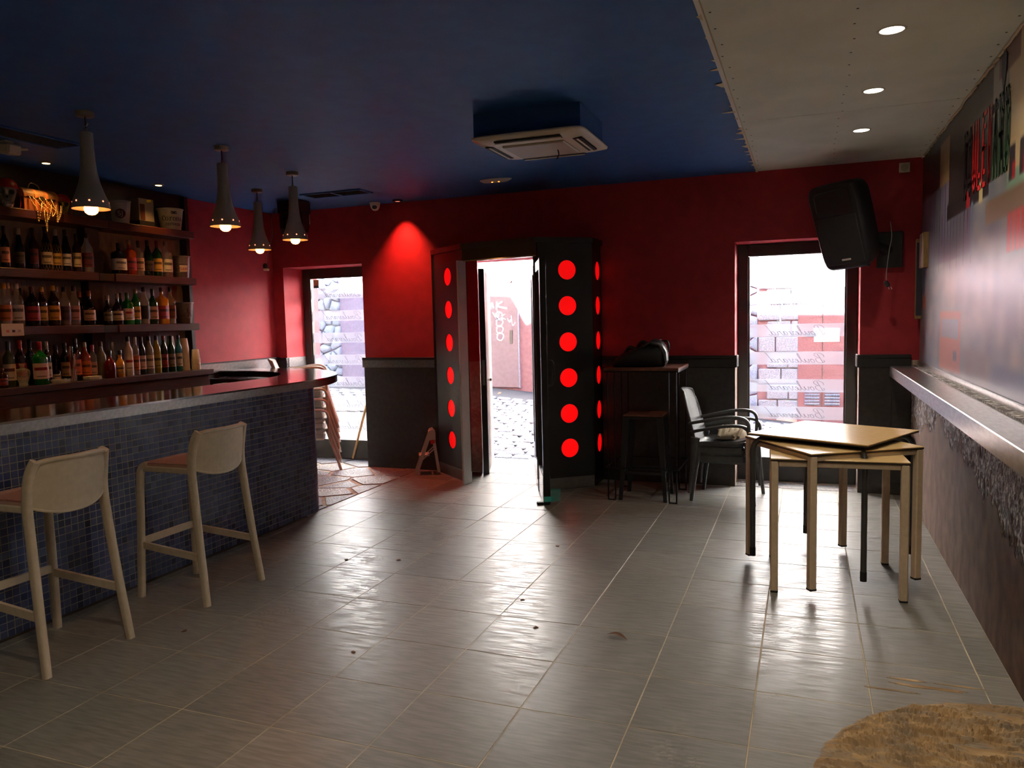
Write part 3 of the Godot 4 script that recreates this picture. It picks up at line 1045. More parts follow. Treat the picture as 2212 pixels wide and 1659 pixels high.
func leaf(called: String, a: Vector2, b: Vector2, h: float, th: float, label: String, near: bool) -> void:
	var o := thing(called, label, "door")
	o.set_meta("kind", "structure")
	var xf := along(a, b)
	var l := a.distance_to(b)
	for q in [["stile", Vector3(0.04, h / 2 + 0.01, 0), Vector3(0.08, h, th), M.black], ["stile", Vector3(l - 0.04, h / 2 + 0.01, 0), Vector3(0.08, h, th), M.black], ["top_rail", Vector3(l / 2, h - 0.04, 0), Vector3(l - 0.16, 0.09, th), M.black], ["bottom_rail", Vector3(l / 2, 0.13, 0), Vector3(l - 0.16, 0.24, th), M.black]]:
		var p := part(o, q[0], bx(q[1], q[2], 0.004), q[3])
		p.transform = xf
	var g := MB.new()
	g.quad(Vector3(0.08, 0.25, 0), Vector3(l - 0.08, 0.25, 0), Vector3(l - 0.08, h - 0.08, 0), Vector3(0.08, h - 0.08, 0), Vector3.BACK)
	var gp := part(o, "glass_pane", g, M.glass)
	gp.transform = xf
	if near:
		for s in [-1.0, 1.0]:
			var k := part(o, "kick_plate", bx(Vector3(l / 2, 0.135, s * (th / 2 + 0.003)), Vector3(l - 0.02, 0.23, 0.004), 0.001), M.steel)
			k.transform = xf
		var hd := MB.new()
		hd.tube(smooth_path([Vector3(l - 0.05, 1.24, -th / 2), Vector3(l - 0.05, 1.23, -th / 2 - 0.045), Vector3(l - 0.05, 1.14, -th / 2 - 0.055), Vector3(l - 0.05, 1.04, -th / 2 - 0.045), Vector3(l - 0.05, 1.03, -th / 2)], 5), 0.009, 8)
		var hp := part(o, "handle", hd, M.black_rail)
		hp.transform = xf
		var tp := part(o, "teal_tape", bx(Vector3(l + 0.004, 0.055, -0.015), Vector3(0.004, 0.045, 0.085)), M.teal_solid)
		tp.transform = xf
		var tf := part(o, "teal_film", bx(Vector3(l + 0.006, 0.09, -0.075), Vector3(0.003, 0.11, 0.08)), M.teal)
		tf.transform = xf
		var st := part(o, "door_stop", bx(Vector3(l - 0.04, 0.012, th / 2 + 0.03), Vector3(0.05, 0.024, 0.06), 0.006), M.rubber)
		st.transform = xf


# ---------------------------------------------------------------- the street outside
func street_y(x: float, z: float) -> float:
	return clampf((-8.1 - z) / 3.9, 0.0, 1.4) * clampf(-x * 0.1, 0.0, 0.5) - 0.015


func build_street() -> void:
	var g := MB.new()
	var xs := [-18.0, -12.0, -8.0, -6.0, -5.0, -4.0, -3.0, -2.0, -1.0, 0.0, 2.0, 8.0]
	var zs := [-8.0, -8.1, -9.0, -10.0, -11.0, -12.0, -12.8]
	for i in xs.size() - 1:
		for j in zs.size() - 1:
			var p := func(a, b): return Vector3(xs[a], street_y(xs[a], zs[b]) - 0.012, zs[b])
			g.quad(p.call(i, j), p.call(i + 1, j), p.call(i + 1, j + 1), p.call(i, j + 1), Vector3.UP)
	var street := structure("street", g, M.cobble_joint, "cobbled street sloping up outside the door", "street")
	# cobbles that show through the door and low in the windows: each its own stone
	var shapes := []
	for k in 5:
		var m := MB.new()
		m.box(Vector3.ZERO, Vector3(0.205 + 0.012 * (k - 2), 0.05, 0.125), 0.018)
		shapes.append(m.mesh())
	var n := 0
	for spot in [[-5.4, -2.7, -8.28, -11.3], [-8.6, -5.4, -10.2, -11.6], [-0.9, 0.6, -10.0, -11.6]]:
		var z: float = spot[2]
		var row := 0
		while z > spot[3]:
			var x: float = spot[0] + (0.11 if row % 2 else 0.0)
			while x < spot[1]:
				var u := -x / -z
				if n < 300 and (spot[0] < -6 or spot[0] > -1 or (u > 0.345 and u < 0.44)):
					var o := part(street, "cobblestone", shapes[rng.randi() % 5], M.cobble, Vector3(x, street_y(x, z) - 0.006 + rng.randf_range(-0.006, 0.006), z))
					o.rotation = Vector3(rng.randf_range(-0.03, 0.03) + 0.02, rng.randf_range(-0.08, 0.08), rng.randf_range(-0.03, 0.03) - 0.1 * clampf((-8.1 - z) / 3.9, 0, 1))
					n += 1
				x += 0.232 + rng.randf_range(-0.01, 0.01)
			z -= 0.148 + rng.randf_range(-0.008, 0.008)
			row += 1
	structure("threshold", bx(Vector3(-3.1, -0.03, -8.09), Vector3(1.3, 0.055, 0.2), 0.006), M.marble, "pale stone threshold of the street door", "threshold")
	# the house opposite
	var b := thing("opposite_building", "pale sunlit house front across the cobbled street, dark red base", "building", Vector3(0, 0, -12))
	var wall := MB.new()
	wall.box(Vector3(-4, 4.4, -0.5), Vector3(30, 12, 1.0))
	part(b, "wall", wall, M.facade)
	part(b, "red_base", bx(Vector3(-3.1, 1.1, 0.01), Vector3(5.4, 2.5, 0.06)), M.facade_red)
	part(b, "purple_base", bx(Vector3(-7.0, 1.15, 0.008), Vector3(1.85, 2.5, 0.06)), M.facade_purple)
	# plain door with graffiti
	var dr := part(b, "street_door", bx(Vector3(-4.95, 1.53, 0.05), Vector3(1.02, 2.12, 0.06), 0.004), M.street_door, Vector3.ZERO, "plain brown metal door with white graffiti")
	part(dr, "door_frame", bx(Vector3(-4.432, 1.53, 0.05), Vector3(0.014, 2.14, 0.07)), M.ashlar)
	part(dr, "lock_plate", bx(Vector3(-4.56, 1.31, 0.085), Vector3(0.05, 0.22, 0.012), 0.003), M.frame)
	var gr := MB.new()
	var tag := func(pts: Array, w: float) -> void:
		var p3 := []
		for q in pts:
			p3.append(Vector3(q[0], q[1], 0.083))
		p3 = smooth_path(p3, 6)
		for i in p3.size() - 1:
			var d: Vector3 = (p3[i + 1] - p3[i]).normalized()
			var k := Vector3(-d.y, d.x, 0) * w * 0.5
			gr.quad(p3[i] - k, p3[i + 1] - k, p3[i + 1] + k, p3[i] + k, Vector3.BACK)
	for k in 4:
		var cy := 1.66 - k * 0.115
		var cx := -4.77 + k * 0.004
		tag.call([[cx - 0.06, cy + 0.03], [cx, cy + 0.07], [cx + 0.065, cy + 0.02], [cx + 0.02, cy - 0.06], [cx - 0.05, cy - 0.03], [cx - 0.04, cy + 0.05]], 0.018)
	tag.call([[-4.88, 1.72], [-4.80, 1.62], [-4.76, 1.72]], 0.018)
	# the larger tag with drips: W and K like strokes
	for q in [[[-5.1, 1.86], [-5.06, 1.78], [-5.02, 1.85], [-4.98, 1.78], [-4.95, 1.88]], [[-4.92, 1.78], [-4.89, 1.88], [-4.86, 1.79]], [[-4.80, 1.9], [-4.81, 1.77]], [[-4.70, 1.9], [-4.79, 1.83], [-4.62, 1.78]]]:
		tag.call(q, 0.03)
	for q in [[-5.06, 1.44], [-5.03, 1.28], [-4.93, 1.55], [-4.8, 1.6]]:
		tag.call([[q[0], 1.8], [q[0] + 0.002, q[1]]], 0.012)
	tag.call([[-4.72, 1.68], [-4.70, 1.60]], 0.012)
	tag.call([[-4.66, 1.69], [-4.71, 1.64], [-4.65, 1.60]], 0.012)
	tag.call([[-4.62, 1.62], [-4.58, 1.55], [-4.55, 1.60], [-4.60, 1.57]], 0.012)
	tag.call([[-4.55, 1.66], [-4.53, 1.5], [-4.48, 1.55]], 0.012)
	part(dr, "graffiti", gr, M.graffiti)
	# louvred red door and squared stones seen through the other window
	var rd := part(b, "louvred_door", bx(Vector3(0.35, 0.95, 0.03), Vector3(0.92, 2.0, 0.08), 0.006), M.red_door, Vector3.ZERO, "red painted double door with louvres")
	for c in [0.09, 0.36]:
		for k in 5:
			part(rd, "louvre_slat", bx(Vector3(c, 0.27 + k * 0.045, 0.085), Vector3(0.2, 0.03, 0.02), 0.003, Basis(Vector3.RIGHT, 0.5)), M.rubble)
	part(rd, "door_gap", bx(Vector3(0.225, 0.95, 0.072), Vector3(0.012, 1.96, 0.004)), M.slot)
	part(rd, "poster", bx(Vector3(0.28, 1.27, 0.076), Vector3(0.34, 0.2, 0.004)), M.card)
	part(rd, "poster", bx(Vector3(0.06, 1.27, 0.076), Vector3(0.16, 0.05, 0.004)), M.ink)
	var r := RandomNumberGenerator.new()
	r.seed = 15
	for row in 9:
		var x := -0.66 + (0.12 if row % 2 else 0.0)
		while x < -0.12:
			var w := minf(r.randf_range(0.22, 0.34), -0.10 - x)
			if w > 0.06:
				part(b, "squared_stone", bx(Vector3(x + w / 2, 0.1 + row * 0.232 + 0.11, 0.035), Vector3(w - 0.014, 0.216, 0.09 + r.randf_range(-0.01, 0.015)), 0.012), M.ashlar)
			x += w
	rubble(b, Rect2(-1.15, 0.0, 0.48, 2.1), 34, 22)
	rubble(b, Rect2(-8.40, 0.2, 0.52, 2.3), 40, 23)
	part(b, "corner_strip", bx(Vector3(-8.55, 1.3, 0.05), Vector3(0.3, 2.6, 0.12)), M.ashlar)
	# a trailing shoot with a few leaves
	var sh := thing("climbing_shoot", "green leafy shoot hanging before the sunlit house front", "plant", Vector3(-4.62, 2.55, -11.965))
	part(sh, "stem", tb(smooth_path([Vector3(0.1, 0.5, 0), Vector3(0.06, 0.2, 0.02), Vector3(0.0, -0.06, 0.03), Vector3(0.12, -0.3, 0.02)], 4), 0.006, 6), M.leaf)
	for k in 9:
		var lm := MB.new()
		var s := r.randf_range(0.06, 0.09)
		lm.slab([Vector2(0, 0), Vector2(s * 0.45, s * 0.3), Vector2(s * 0.4, s * 0.8), Vector2(0, s * 1.2), Vector2(-s * 0.4, s * 0.8), Vector2(-s * 0.45, s * 0.3)], 0.002, Transform3D(Basis.from_euler(Vector3(r.randf_range(-0.6, 0.6), r.randf_range(-0.8, 0.8), r.randf_range(0, TAU))), Vector3(r.randf_range(-0.1, 0.16), r.randf_range(-0.05, 0.12) if k < 7 else -0.3, r.randf_range(0, 0.05))))
		part(sh, "leaf", lm, M.leaf)
	var fl := MB.new()
	fl.slab([Vector2(0, 0), Vector2(0.03, 0.03), Vector2(0.02, 0.08), Vector2(-0.02, 0.07), Vector2(-0.03, 0.02)], 0.004, Transform3D(Basis(Vector3.RIGHT, -1.2), Vector3(0, 0.012, 0)))
	single("fallen_leaf", fl, M.dark_leaf, "brown fallen leaf on the cobbles before the opposite door", "leaf", Vector3(-4.6, street_y(-4.6, -11.4) + 0.02, -11.4))


func rubble(parent: Node, rect: Rect2, count: int, seed_: int) -> void:
	# rough field stones in a wall: irregular cells standing out of the joint
	var r := RandomNumberGenerator.new()
	r.seed = seed_
	var seeds := []
	var tries := 0
	var minimum := sqrt(rect.size.x * rect.size.y / count) * 0.7
	while seeds.size() < count and tries < 3000:
		tries += 1
		var s := rect.position + Vector2(r.randf() * rect.size.x, r.randf() * rect.size.y)
		var ok := true
		for q in seeds:
			if q.distance_to(s) < minimum:
				ok = false
				break
		if ok:
			seeds.append(s)
	for i in seeds.size():
		var poly := [rect.position, rect.position + Vector2(rect.size.x, 0), rect.end, rect.position + Vector2(0, rect.size.y)]
		for j in seeds.size():
			if i != j:
				var mid: Vector2 = (seeds[i] + seeds[j]) * 0.5
				var nr: Vector2 = (seeds[j] - seeds[i]).normalized()
				poly = clip(poly, mid - nr * 0.008, nr)
				if poly.size() < 3:
					break
		if poly.size() < 3:
			continue
		var m := MB.new()
		var c := Vector2.ZERO
		for p in poly:
			c += p
		c /= poly.size()
		var rings := []
		var dep := r.randf_range(0.05, 0.09)
		for q in [[1.0, 0.0], [0.95, dep * 0.7], [0.75, dep], [0.3, dep * 1.15]]:
			var ring := PackedVector3Array()
			for p in poly:
				var t: Vector2 = c + (p - c) * q[0]
				ring.append(Vector3(t.x, t.y, 0.03 + q[1]))
			rings.append(ring)
		m.loft(rings, true, true)
		part(parent, "rubble_stone", m, M.rubble)


# ---------------------------------------------------------------- the wall with the printed mural
func mural_image() -> ImageTexture:
	# printed city scene; columns run from z = -7.35 to z = -3.0, rows from y = 2.87 down to y = 1.16
	var W := 1088
	var H := 428
	var im := Image.create(W, H, false, Image.FORMAT_RGB8)
	var fn := FastNoiseLite.new()
	fn.seed = 3
	fn.frequency = 0.02
	fn.fractal_octaves = 4
	var px := func(z: float) -> int: return int((z + 7.35) / 4.35 * W)
	var py := func(y: float) -> int: return int((2.87 - y) / 1.71 * H)
	# street haze of the print, streaked up and down, with people and cars as soft shapes
	for x in W:
		for y in H:
			var a := fn.get_noise_2d(x * 0.8, y * 0.3)
			var b := fn.get_noise_2d(x * 0.9 + 400.0, y * 1.4)
			var c := rgb(132, 140, 148).lerp(rgb(92, 100, 116), clampf(0.5 + a * 1.2, 0, 1))
			c = c.lerp(rgb(160, 150, 136), clampf(b * 1.4, 0, 0.7))
			im.set_pixel(x, y, c)
	var fill := func(z0: float, z1: float, y0: float, y1: float, c: Color) -> void:
		im.fill_rect(Rect2i(px.call(z0), py.call(y1), maxi(1, px.call(z1) - px.call(z0)), maxi(1, py.call(y0) - py.call(y1))), c)
	# far crowd and cars, out of focus in the print
	var r := RandomNumberGenerator.new()
	r.seed = 9
	for k in 70:
		var z := r.randf_range(-7.0, -3.1)
		var y := r.randf_range(1.2, 1.8)
		var c := rgb(96, 102, 114).lerp(rgb(172, 168, 160), r.randf())
		var w := r.randf_range(0.05, 0.14)
		fill.call(z, z + w, y, y + r.randf_range(0.1, 0.36), c)
		fill.call(z + w * 0.3, z + w * 0.7, y + 0.3, y + 0.38, c.lightened(0.15))
	fill.call(-5.4, -4.7, 1.18, 1.36, rgb(120, 108, 104))
	fill.call(-4.6, -3.6, 1.18, 1.30, rgb(86, 96, 122))
	im.resize(W / 34, H / 12, Image.INTERPOLATE_LANCZOS)
	im.resize(W, H, Image.INTERPOLATE_CUBIC)
	# upper darkness and board fence
	fill.call(-7.35, -4.4, 2.48, 2.87, rgb(30, 27, 28))
	for k in 9:
		var z := -7.35 + k * 0.235
		fill.call(z, z + 0.222, 1.92, 2.48, rgb(92 + 4 * (k % 3), 92 + 3 * (k % 2), 108 + 4 * (k % 3)))
		fill.call(z + 0.222, z + 0.235, 1.86, 2.48, rgb(26, 25, 32))
		fill.call(z + 0.10, z + 0.112, 2.05, 2.25 + 0.08 * (k % 2), rgb(34, 30, 38))
	# tan post, sign board
	fill.call(-6.45, -6.05, 2.47, 2.78, rgb(132, 108, 76))
	fill.call(-6.05, -4.40, 2.26, 2.80, rgb(34, 29, 28))
	fill.call(-6.1, -4.8, 2.20, 2.30, rgb(22, 20, 22))
	fill.call(-5.42, -5.30, 2.20, 2.30, rgb(172, 30, 38))
	fill.call(-5.27, -5.20, 1.90, 2.22, rgb(96, 112, 140))
	fill.call(-5.05, -4.95, 2.18, 2.30, rgb(196, 178, 132))
	# far buildings
	fill.call(-4.75, -4.35, 2.58, 2.87, rgb(140, 140, 138))
	fill.call(-4.40, -3.95, 2.15, 2.87, rgb(186, 164, 124))
	fill.call(-4.62, -4.2, 2.74, 2.87, rgb(96, 48, 44))
	fill.call(-3.95, -3.0, 1.9, 2.87, rgb(120, 104, 90))
	for k in 12:
		fill.call(-3.9 + 0.16 * (k % 6), -3.8 + 0.16 * (k % 6), 2.2 + 0.3 * (k / 6), 2.4 + 0.3 * (k / 6), rgb(52, 44, 42))
	fill.call(-4.40, -3.0, 2.16, 2.24, rgb(120, 150, 128))
	for k in 7:
		fill.call(-4.36 + k * 0.2, -4.25 + k * 0.2, 2.2, 2.36, rgb(40, 36, 44))
		fill.call(-4.30 + k * 0.2, -4.24 + k * 0.2, 2.2, 2.28, rgb(160, 30, 40))
	fill.call(-4.86, -3.0, 2.04, 2.16, rgb(124, 104, 84))
	for k in 16:
		fill.call(-4.36 + k * 0.085, -4.29 + k * 0.085, 1.86, 2.05, rgb(186 + 8 * (k % 3), 56 + 10 * (k % 2), 50))
	# bus, and an orange sign at the corner
	fill.call(-6.30, -5.50, 1.18, 1.58, rgb(168, 100, 76))
	fill.call(-6.24, -5.57, 1.40, 1.53, rgb(122, 134, 152))
	fill.call(-5.75, -5.62, 1.26, 1.32, rgb(84, 90, 108))
	fill.call(-7.20, -7.05, 1.60, 1.70, rgb(180, 96, 70))
	fill.call(-7.22, -7.1, 1.72, 1.98, rgb(74, 96, 140))
	# soften the print slightly, as an enlarged photograph is
	im.resize(W / 4, H / 4, Image.INTERPOLATE_LANCZOS)
	im.resize(W, H, Image.INTERPOLATE_CUBIC)
	return ImageTexture.create_from_image(im)


func neon(word: String, h: float, w: float, gap: float, colors: Array, r: float) -> Array:
	# capital letters as double outlines; local x along the word, y up. Returns [letter, MB] pairs
	var g := {
		"B": [[[0, 0], [0, 1], [0.7, 1], [0.85, 0.8], [0.6, 0.53], [0.9, 0.3], [0.75, 0], [0, 0]]],
		"O": [[[0.1, 0.15], [0.1, 0.85], [0.5, 1], [0.9, 0.85], [0.9, 0.15], [0.5, 0], [0.1, 0.15]]],
		"U": [[[0, 1], [0, 0.15], [0.45, 0], [0.9, 0.15], [0.9, 1]]],
		"L": [[[0, 1], [0, 0], [0.85, 0]]],
		"E": [[[0.85, 1], [0, 1], [0, 0], [0.85, 0]], [[0, 0.52], [0.65, 0.52]]],
		"V": [[[0, 1], [0.45, 0], [0.9, 1]]],
		"A": [[[0, 0], [0.45, 1], [0.9, 0]], [[0.2, 0.36], [0.7, 0.36]]],
		"R": [[[0, 0], [0, 1], [0.75, 1], [0.88, 0.76], [0.7, 0.5], [0, 0.5]], [[0.4, 0.5], [0.9, 0]]],
		"D": [[[0, 0], [0, 1], [0.55, 1], [0.9, 0.7], [0.9, 0.3], [0.55, 0], [0, 0]]],
	}
	var out := []
	for i in word.length():
		var m := MB.new()
		for s in g[word[i]]:
			for o in [0.0, 0.36]:
				for k in s.size() - 1:
					var cc := Vector2(0.45, 0.5)
					var a := Vector2(s[k][0], s[k][1])
					var b := Vector2(s[k + 1][0], s[k + 1][1])
					a = a + (cc - a) * o
					b = b + (cc - b) * o
					var p := Vector3(i * (w + gap) + a.x * w, a.y * h, 0)
					var q := Vector3(i * (w + gap) + b.x * w, b.y * h, 0)
					var d := (q - p).normalized()
					var n := Vector3(-d.y, d.x, 0) * r
					m.quad(p - n - d * r, q - n + d * r, q + n + d * r, p + n - d * r, Vector3.BACK)
		out.append([m, colors[i]])
	return out


func build_right_wall() -> void:
	var wr := structure("wall_right", bx(Vector3(1.08, CEIL / 2, -2.5), Vector3(0.35, CEIL, 11.0)), M.room_dark, "wall with a printed city mural above a steel ledge", "wall")
	var mm := S(Color.WHITE, 0.36, 0.0, 0.7)
	mm.albedo_texture = mural_image()
	mm.heightmap_enabled = true
	mm.heightmap_scale = 0.03
	mm.heightmap_texture = bump_tex(0.012, 44, 3)
	var q := MB.new()
	var rows := 1
	q.quad_uv(Vector3(0.902, CEIL, FAR + 0.02), Vector3(0.902, CEIL, -3.0), Vector3(0.902, 1.16, -3.0), Vector3(0.902, 1.16, FAR + 0.02), Vector3.LEFT)
	var mu := single("wall_mural", q, mm, "large glossy printed city street mural with a neon sign above the steel ledge", "mural")
	var tb_ := Basis(Vector3(0, 0, 1), Vector3.UP, Vector3(-1, 0, 0))
	var red := S(rgb(206, 34, 40), 0.4)
	var green := S(rgb(62, 104, 72), 0.4)
	var dim := S(rgb(44, 36, 42), 0.4)
	for e in neon("BOULEVARD", 0.38, 0.088, 0.042, [dim, dim, red, red, red, red, green, green, green], 0.013):
		var p := part(mu, "neon_letter", e[0], e[1])
		p.transform = Transform3D(tb_, Vector3(0.899, 2.27, -5.48))
	var tm := TextMesh.new()
	tm.text = "TIMES SQUARE"
	tm.font_size = 12
	tm.pixel_size = 0.0052
	tm.depth = 0.002
	var sf := SystemFont.new()
	sf.font_names = PackedStringArray(["Droid Sans"])
	tm.font = sf
	var tp := part(mu, "print_lettering", tm, S(rgb(70, 74, 86), 0.5))
	tp.transform = Transform3D(tb_, Vector3(0.899, 2.62, -4.56))
	var sh := MB.new()
	sh.slab([Vector2(-0.05, 0.08), Vector2(0, 0.1), Vector2(0.05, 0.08), Vector2(0.05, 0.0), Vector2(0, -0.1), Vector2(-0.05, 0.0)], 0.002, Transform3D(tb_, Vector3(0.899, 2.75, -4.5)))
	part(mu, "print_badge", sh, S(rgb(60, 64, 80), 0.5))
	# ragged top where the ceiling was taken down
	var rag := MB.new()
	for k in 40:
		var z := -7.3 + k * 0.11
		rag.box(Vector3(0.896, CEIL - rng.randf_range(0.004, 0.016), z), Vector3(0.012, 0.012, 0.12), 0.003, Basis(Vector3.RIGHT, rng.randf_range(-0.15, 0.15)))
	structure("trim_5", rag, M.paper, "ragged plaster edge above the mural", "trim")
	# lower wall
	var low := structure("wall_right_base", bx(Vector3(0.90, 0.56, -2.5), Vector3(0.12, 1.14, 10.9)), M.peeling, "lower wall with flaking dark paint under the steel ledge", "wall")
	# the brown coat that still holds: patches with broken outlines low on the wall
	var r := RandomNumberGenerator.new()
	r.seed = 31
	var fnb := FastNoiseLite.new()
	fnb.seed = 6
	fnb.frequency = 1.0
	fnb.fractal_octaves = 5
	fnb.fractal_gain = 0.62
	var edge := func(z: float) -> float: return 0.60 + 0.20 * cos((z + 5.6) * 0.9) + 0.16 * fnb.get_noise_1d(z * 2.0)
	var coat := []
	for k in 520:
		var z := -7.32 + 9.0 * k / 519.0
		coat.append(Vector2(z, edge.call(z) + 0.03 * fnb.get_noise_1d(z * 40.0)))
	var poly := [Vector2(-7.33, 0.0)]
	poly.append_array(coat)
	poly.append(Vector2(1.7, 0.0))
	var cm := MB.new()
	var wx := Basis(Vector3(0, 0, 1), Vector3.UP, Vector3(-1, 0, 0))
	cm.slab(poly, 0.0016, Transform3D(wx, Vector3(0.8392, 0, 0)))
	part(low, "brown_coat", cm, M.brown_coat)
	# loose scabs of the same coat above its broken edge
	var scabs := MB.new()
	for k in 420:
		var z := r.randf_range(-7.2, -2.4)
		var y: float = edge.call(z) + pow(r.randf(), 2.0) * 0.30 + 0.005
		var s := r.randf_range(0.004, 0.028)
		if y > 1.0:
			continue
		var pg := []
		for q8 in 8:
			var a := TAU * q8 / 8
			pg.append(Vector2(z + cos(a) * s * r.randf_range(0.5, 1.0), y + sin(a) * s * r.randf_range(0.5, 1.3)))
		scabs.slab(pg, 0.0014, Transform3D(wx, Vector3(0.8392, 0, 0)))
	part(low, "paint_scabs", scabs, M.brown_coat).set_meta("kind", "stuff")
	# steel ledge
	var led := thing("wall_ledge", "long steel topped ledge running under the mural", "ledge")
	part(led, "top", bx(Vector3(0.79, 1.112, -2.3), Vector3(0.22, 0.02, 10.05), 0.004), M.ledge)
	part(led, "front_lip", bx(Vector3(0.683, 1.077, -2.3), Vector3(0.014, 0.09, 10.05), 0.004), M.ledge)
	part(led, "upstand", bx(Vector3(0.893, 1.142, -2.3), Vector3(0.014, 0.05, 10.05), 0.003), M.ledge)
	part(led, "bracket", bx(Vector3(0.765, 0.60, -7.28), Vector3(0.15, 0.96, 0.06), 0.004), M.wainscot)
	# picture frames at the corner
	var pf := thing("picture_frame", "slim wooden frame hanging edge on beside the red wall", "frame", Vector3(0.875, 1.52, -7.24))
	part(pf, "wooden_frame", bx(Vector3(0, 0.33, 0), Vector3(0.05, 0.66, 0.04), 0.004), M.picture_wood)
	part(pf, "picture", bx(Vector3(0.0, 0.33, 0.022), Vector3(0.04, 0.6, 0.004)), M.ink)
	var pb := thing("small_wooden_plaque", "small wooden plaque with a pale face above the corner of the ledge", "plaque", Vector3(0.885, 1.93, -7.02))
	part(pb, "wooden_block", bx(Vector3(0, 0.14, 0), Vector3(0.04, 0.28, 0.20), 0.003), M.picture_wood)
	part(pb, "pale_face", bx(Vector3(-0.022, 0.14, -0.02), Vector3(0.004, 0.27, 0.15)), M.picture_face)


# ---------------------------------------------------------------- the bar counter
func build_bar() -> void:
	var bar := thing("bar_counter", "curved bar counter faced with small blue mosaic tiles", "bar counter")
	# body in plan
	var end := []
	for k in 13:
		var a := PI / 2 * k / 12
		end.append(Vector2(-4.21 + 0.34 * cos(a), -5.32 - 0.34 * sin(a)))
	var body := [Vector2(-3.87, -1.4)]
	body.append_array(end)
	body.append_array([Vector2(-5.0, -5.66), Vector2(-5.0, -5.5), Vector2(-4.4, -5.2), Vector2(-4.36, -1.4)])
	var bm := MB.new()
	bm.plan(body, 0.0, 1.08)
	part(bar, "body", bm, M.mosaic_grout)
	part(bar, "skirting_dirt", bx(Vector3(-3.866, 0.006, -3.3), Vector3(0.014, 0.012, 3.9)), M.mosaic_dirt)
	# mosaic: arc length along the face
	var pitch := 0.0411
	var path := []   # [position, outward normal]
	var z := -1.55
	while z > -5.32:
		path.append([Vector2(-3.87, z), 0.0])
		z -= pitch
	var left := z + 5.32   # carry the remainder into the curve
	var s := -left
	while s < 0.34 * PI / 2:
		var a := s / 0.34
		path.append([Vector2(-4.21 + 0.34 * cos(a), -5.32 - 0.34 * sin(a)), a])
		s += pitch
	var tile := bx(Vector3.ZERO, Vector3(0.006, 0.0364, 0.0364), 0.0012).mesh()
	var joined := [MB.new(), MB.new(), MB.new(), MB.new(), MB.new(), MB.new()]
	var r := RandomNumberGenerator.new()
	r.seed = 77
	var singles := 0
	for i in path.size():
		for row in 26:
			var p: Vector2 = path[i][0]
			var a: float = path[i][1]
			var y := 1.056 - row * pitch
			var b := Basis(Vector3.UP, a) * Basis.from_euler(Vector3(r.randf_range(-0.012, 0.012), r.randf_range(-0.02, 0.02), r.randf_range(-0.012, 0.012)))
			var at := Vector3(p.x - cos(a) * 0.0018, y, p.y + sin(a) * 0.0018)
			var k := [0, 1, 1, 2, 2, 2, 3, 3, 4, 5][r.randi() % 10] as int
			var dxz := Vector2(p.x, p.y).length()
			# the nearest ones in view: fifteen rows of twenty beside the first stool
			if p.y < -2.72 and p.y > -3.55 and row < 15 and singles < 300:
				var o := part(bar, "mosaic_tile", tile, M["mosaic%d" % k], at)
				o.basis = b
				singles += 1
			else:
				joined[k].box(at, Vector3(0.006, 0.0364, 0.0364), 0.0, b)
	for k in 6:
		part(bar, "mosaic_field", joined[k], M["mosaic%d" % k]).set_meta("kind", "stuff")
	# steel top, a hook in plan
	var outer := [Vector2(-3.80, -1.4)]
	for k in 29:
		var a := PI / 2 * k / 28
		outer.append(Vector2(-5.33 + 1.53 * cos(a), -5.23 - 1.53 * sin(a)))
	outer.append(Vector2(-5.70, -6.76))
	outer.append(Vector2(-5.70, -6.35))
	for k in 25:
		var a := PI / 2 * (24 - k) / 24
		outer.append(Vector2(-5.4 + 1.02 * cos(a), -5.3 - 1.05 * sin(a)))
	outer.append(Vector2(-4.42, -1.4))
	var top := MB.new()
	top.plan(outer, 1.128, 1.14, true, true, 0.002)
	part(bar, "steel_top", top, M.steel)
	var apr := MB.new()
	for i in range(0, 31):
		var a: Vector2 = outer[i]
		var b: Vector2 = outer[i + 1]
		var dir := (b - a).normalized()
		var out := Vector2(-dir.y, dir.x) * -1.0
		if out.dot(a - Vector2(-5.0, -5.0)) < 0 and i > 0:
			out = -out
		if i == 0:
			out = Vector2(1, 0)
		var a2 := a - out * 0.006
		var b2 := b - out * 0.006
		apr.quad(Vector3(a2.x, 1.127, a2.y), Vector3(b2.x, 1.127, b2.y), Vector3(b2.x, 1.072, b2.y), Vector3(a2.x, 1.072, a2.y), Vector3(out.x, 0, out.y))
		var a3 := a - out * 0.05
		var b3 := b - out * 0.05
		apr.quad(Vector3(a2.x, 1.072, a2.y), Vector3(b2.x, 1.072, b2.y), Vector3(b3.x, 1.072, b3.y), Vector3(a3.x, 1.072, a3.y), Vector3.DOWN)
	part(bar, "steel_apron", apr, M.steel_edge)
	var sub := MB.new()
	var inset := Geometry2D.offset_polygon(PackedVector2Array(outer), -0.05)
	if inset.size() > 0:
		sub.plan(Array(inset[0]), 1.075, 1.127)
	part(bar, "underside_board", sub, M.black_wood)
	# the far limb stands on a plain black board
	part(bar, "end_board", bx(Vector3(-5.2, 0.535, -6.2), Vector3(0.9, 1.07, 0.05)), M.black_wood)


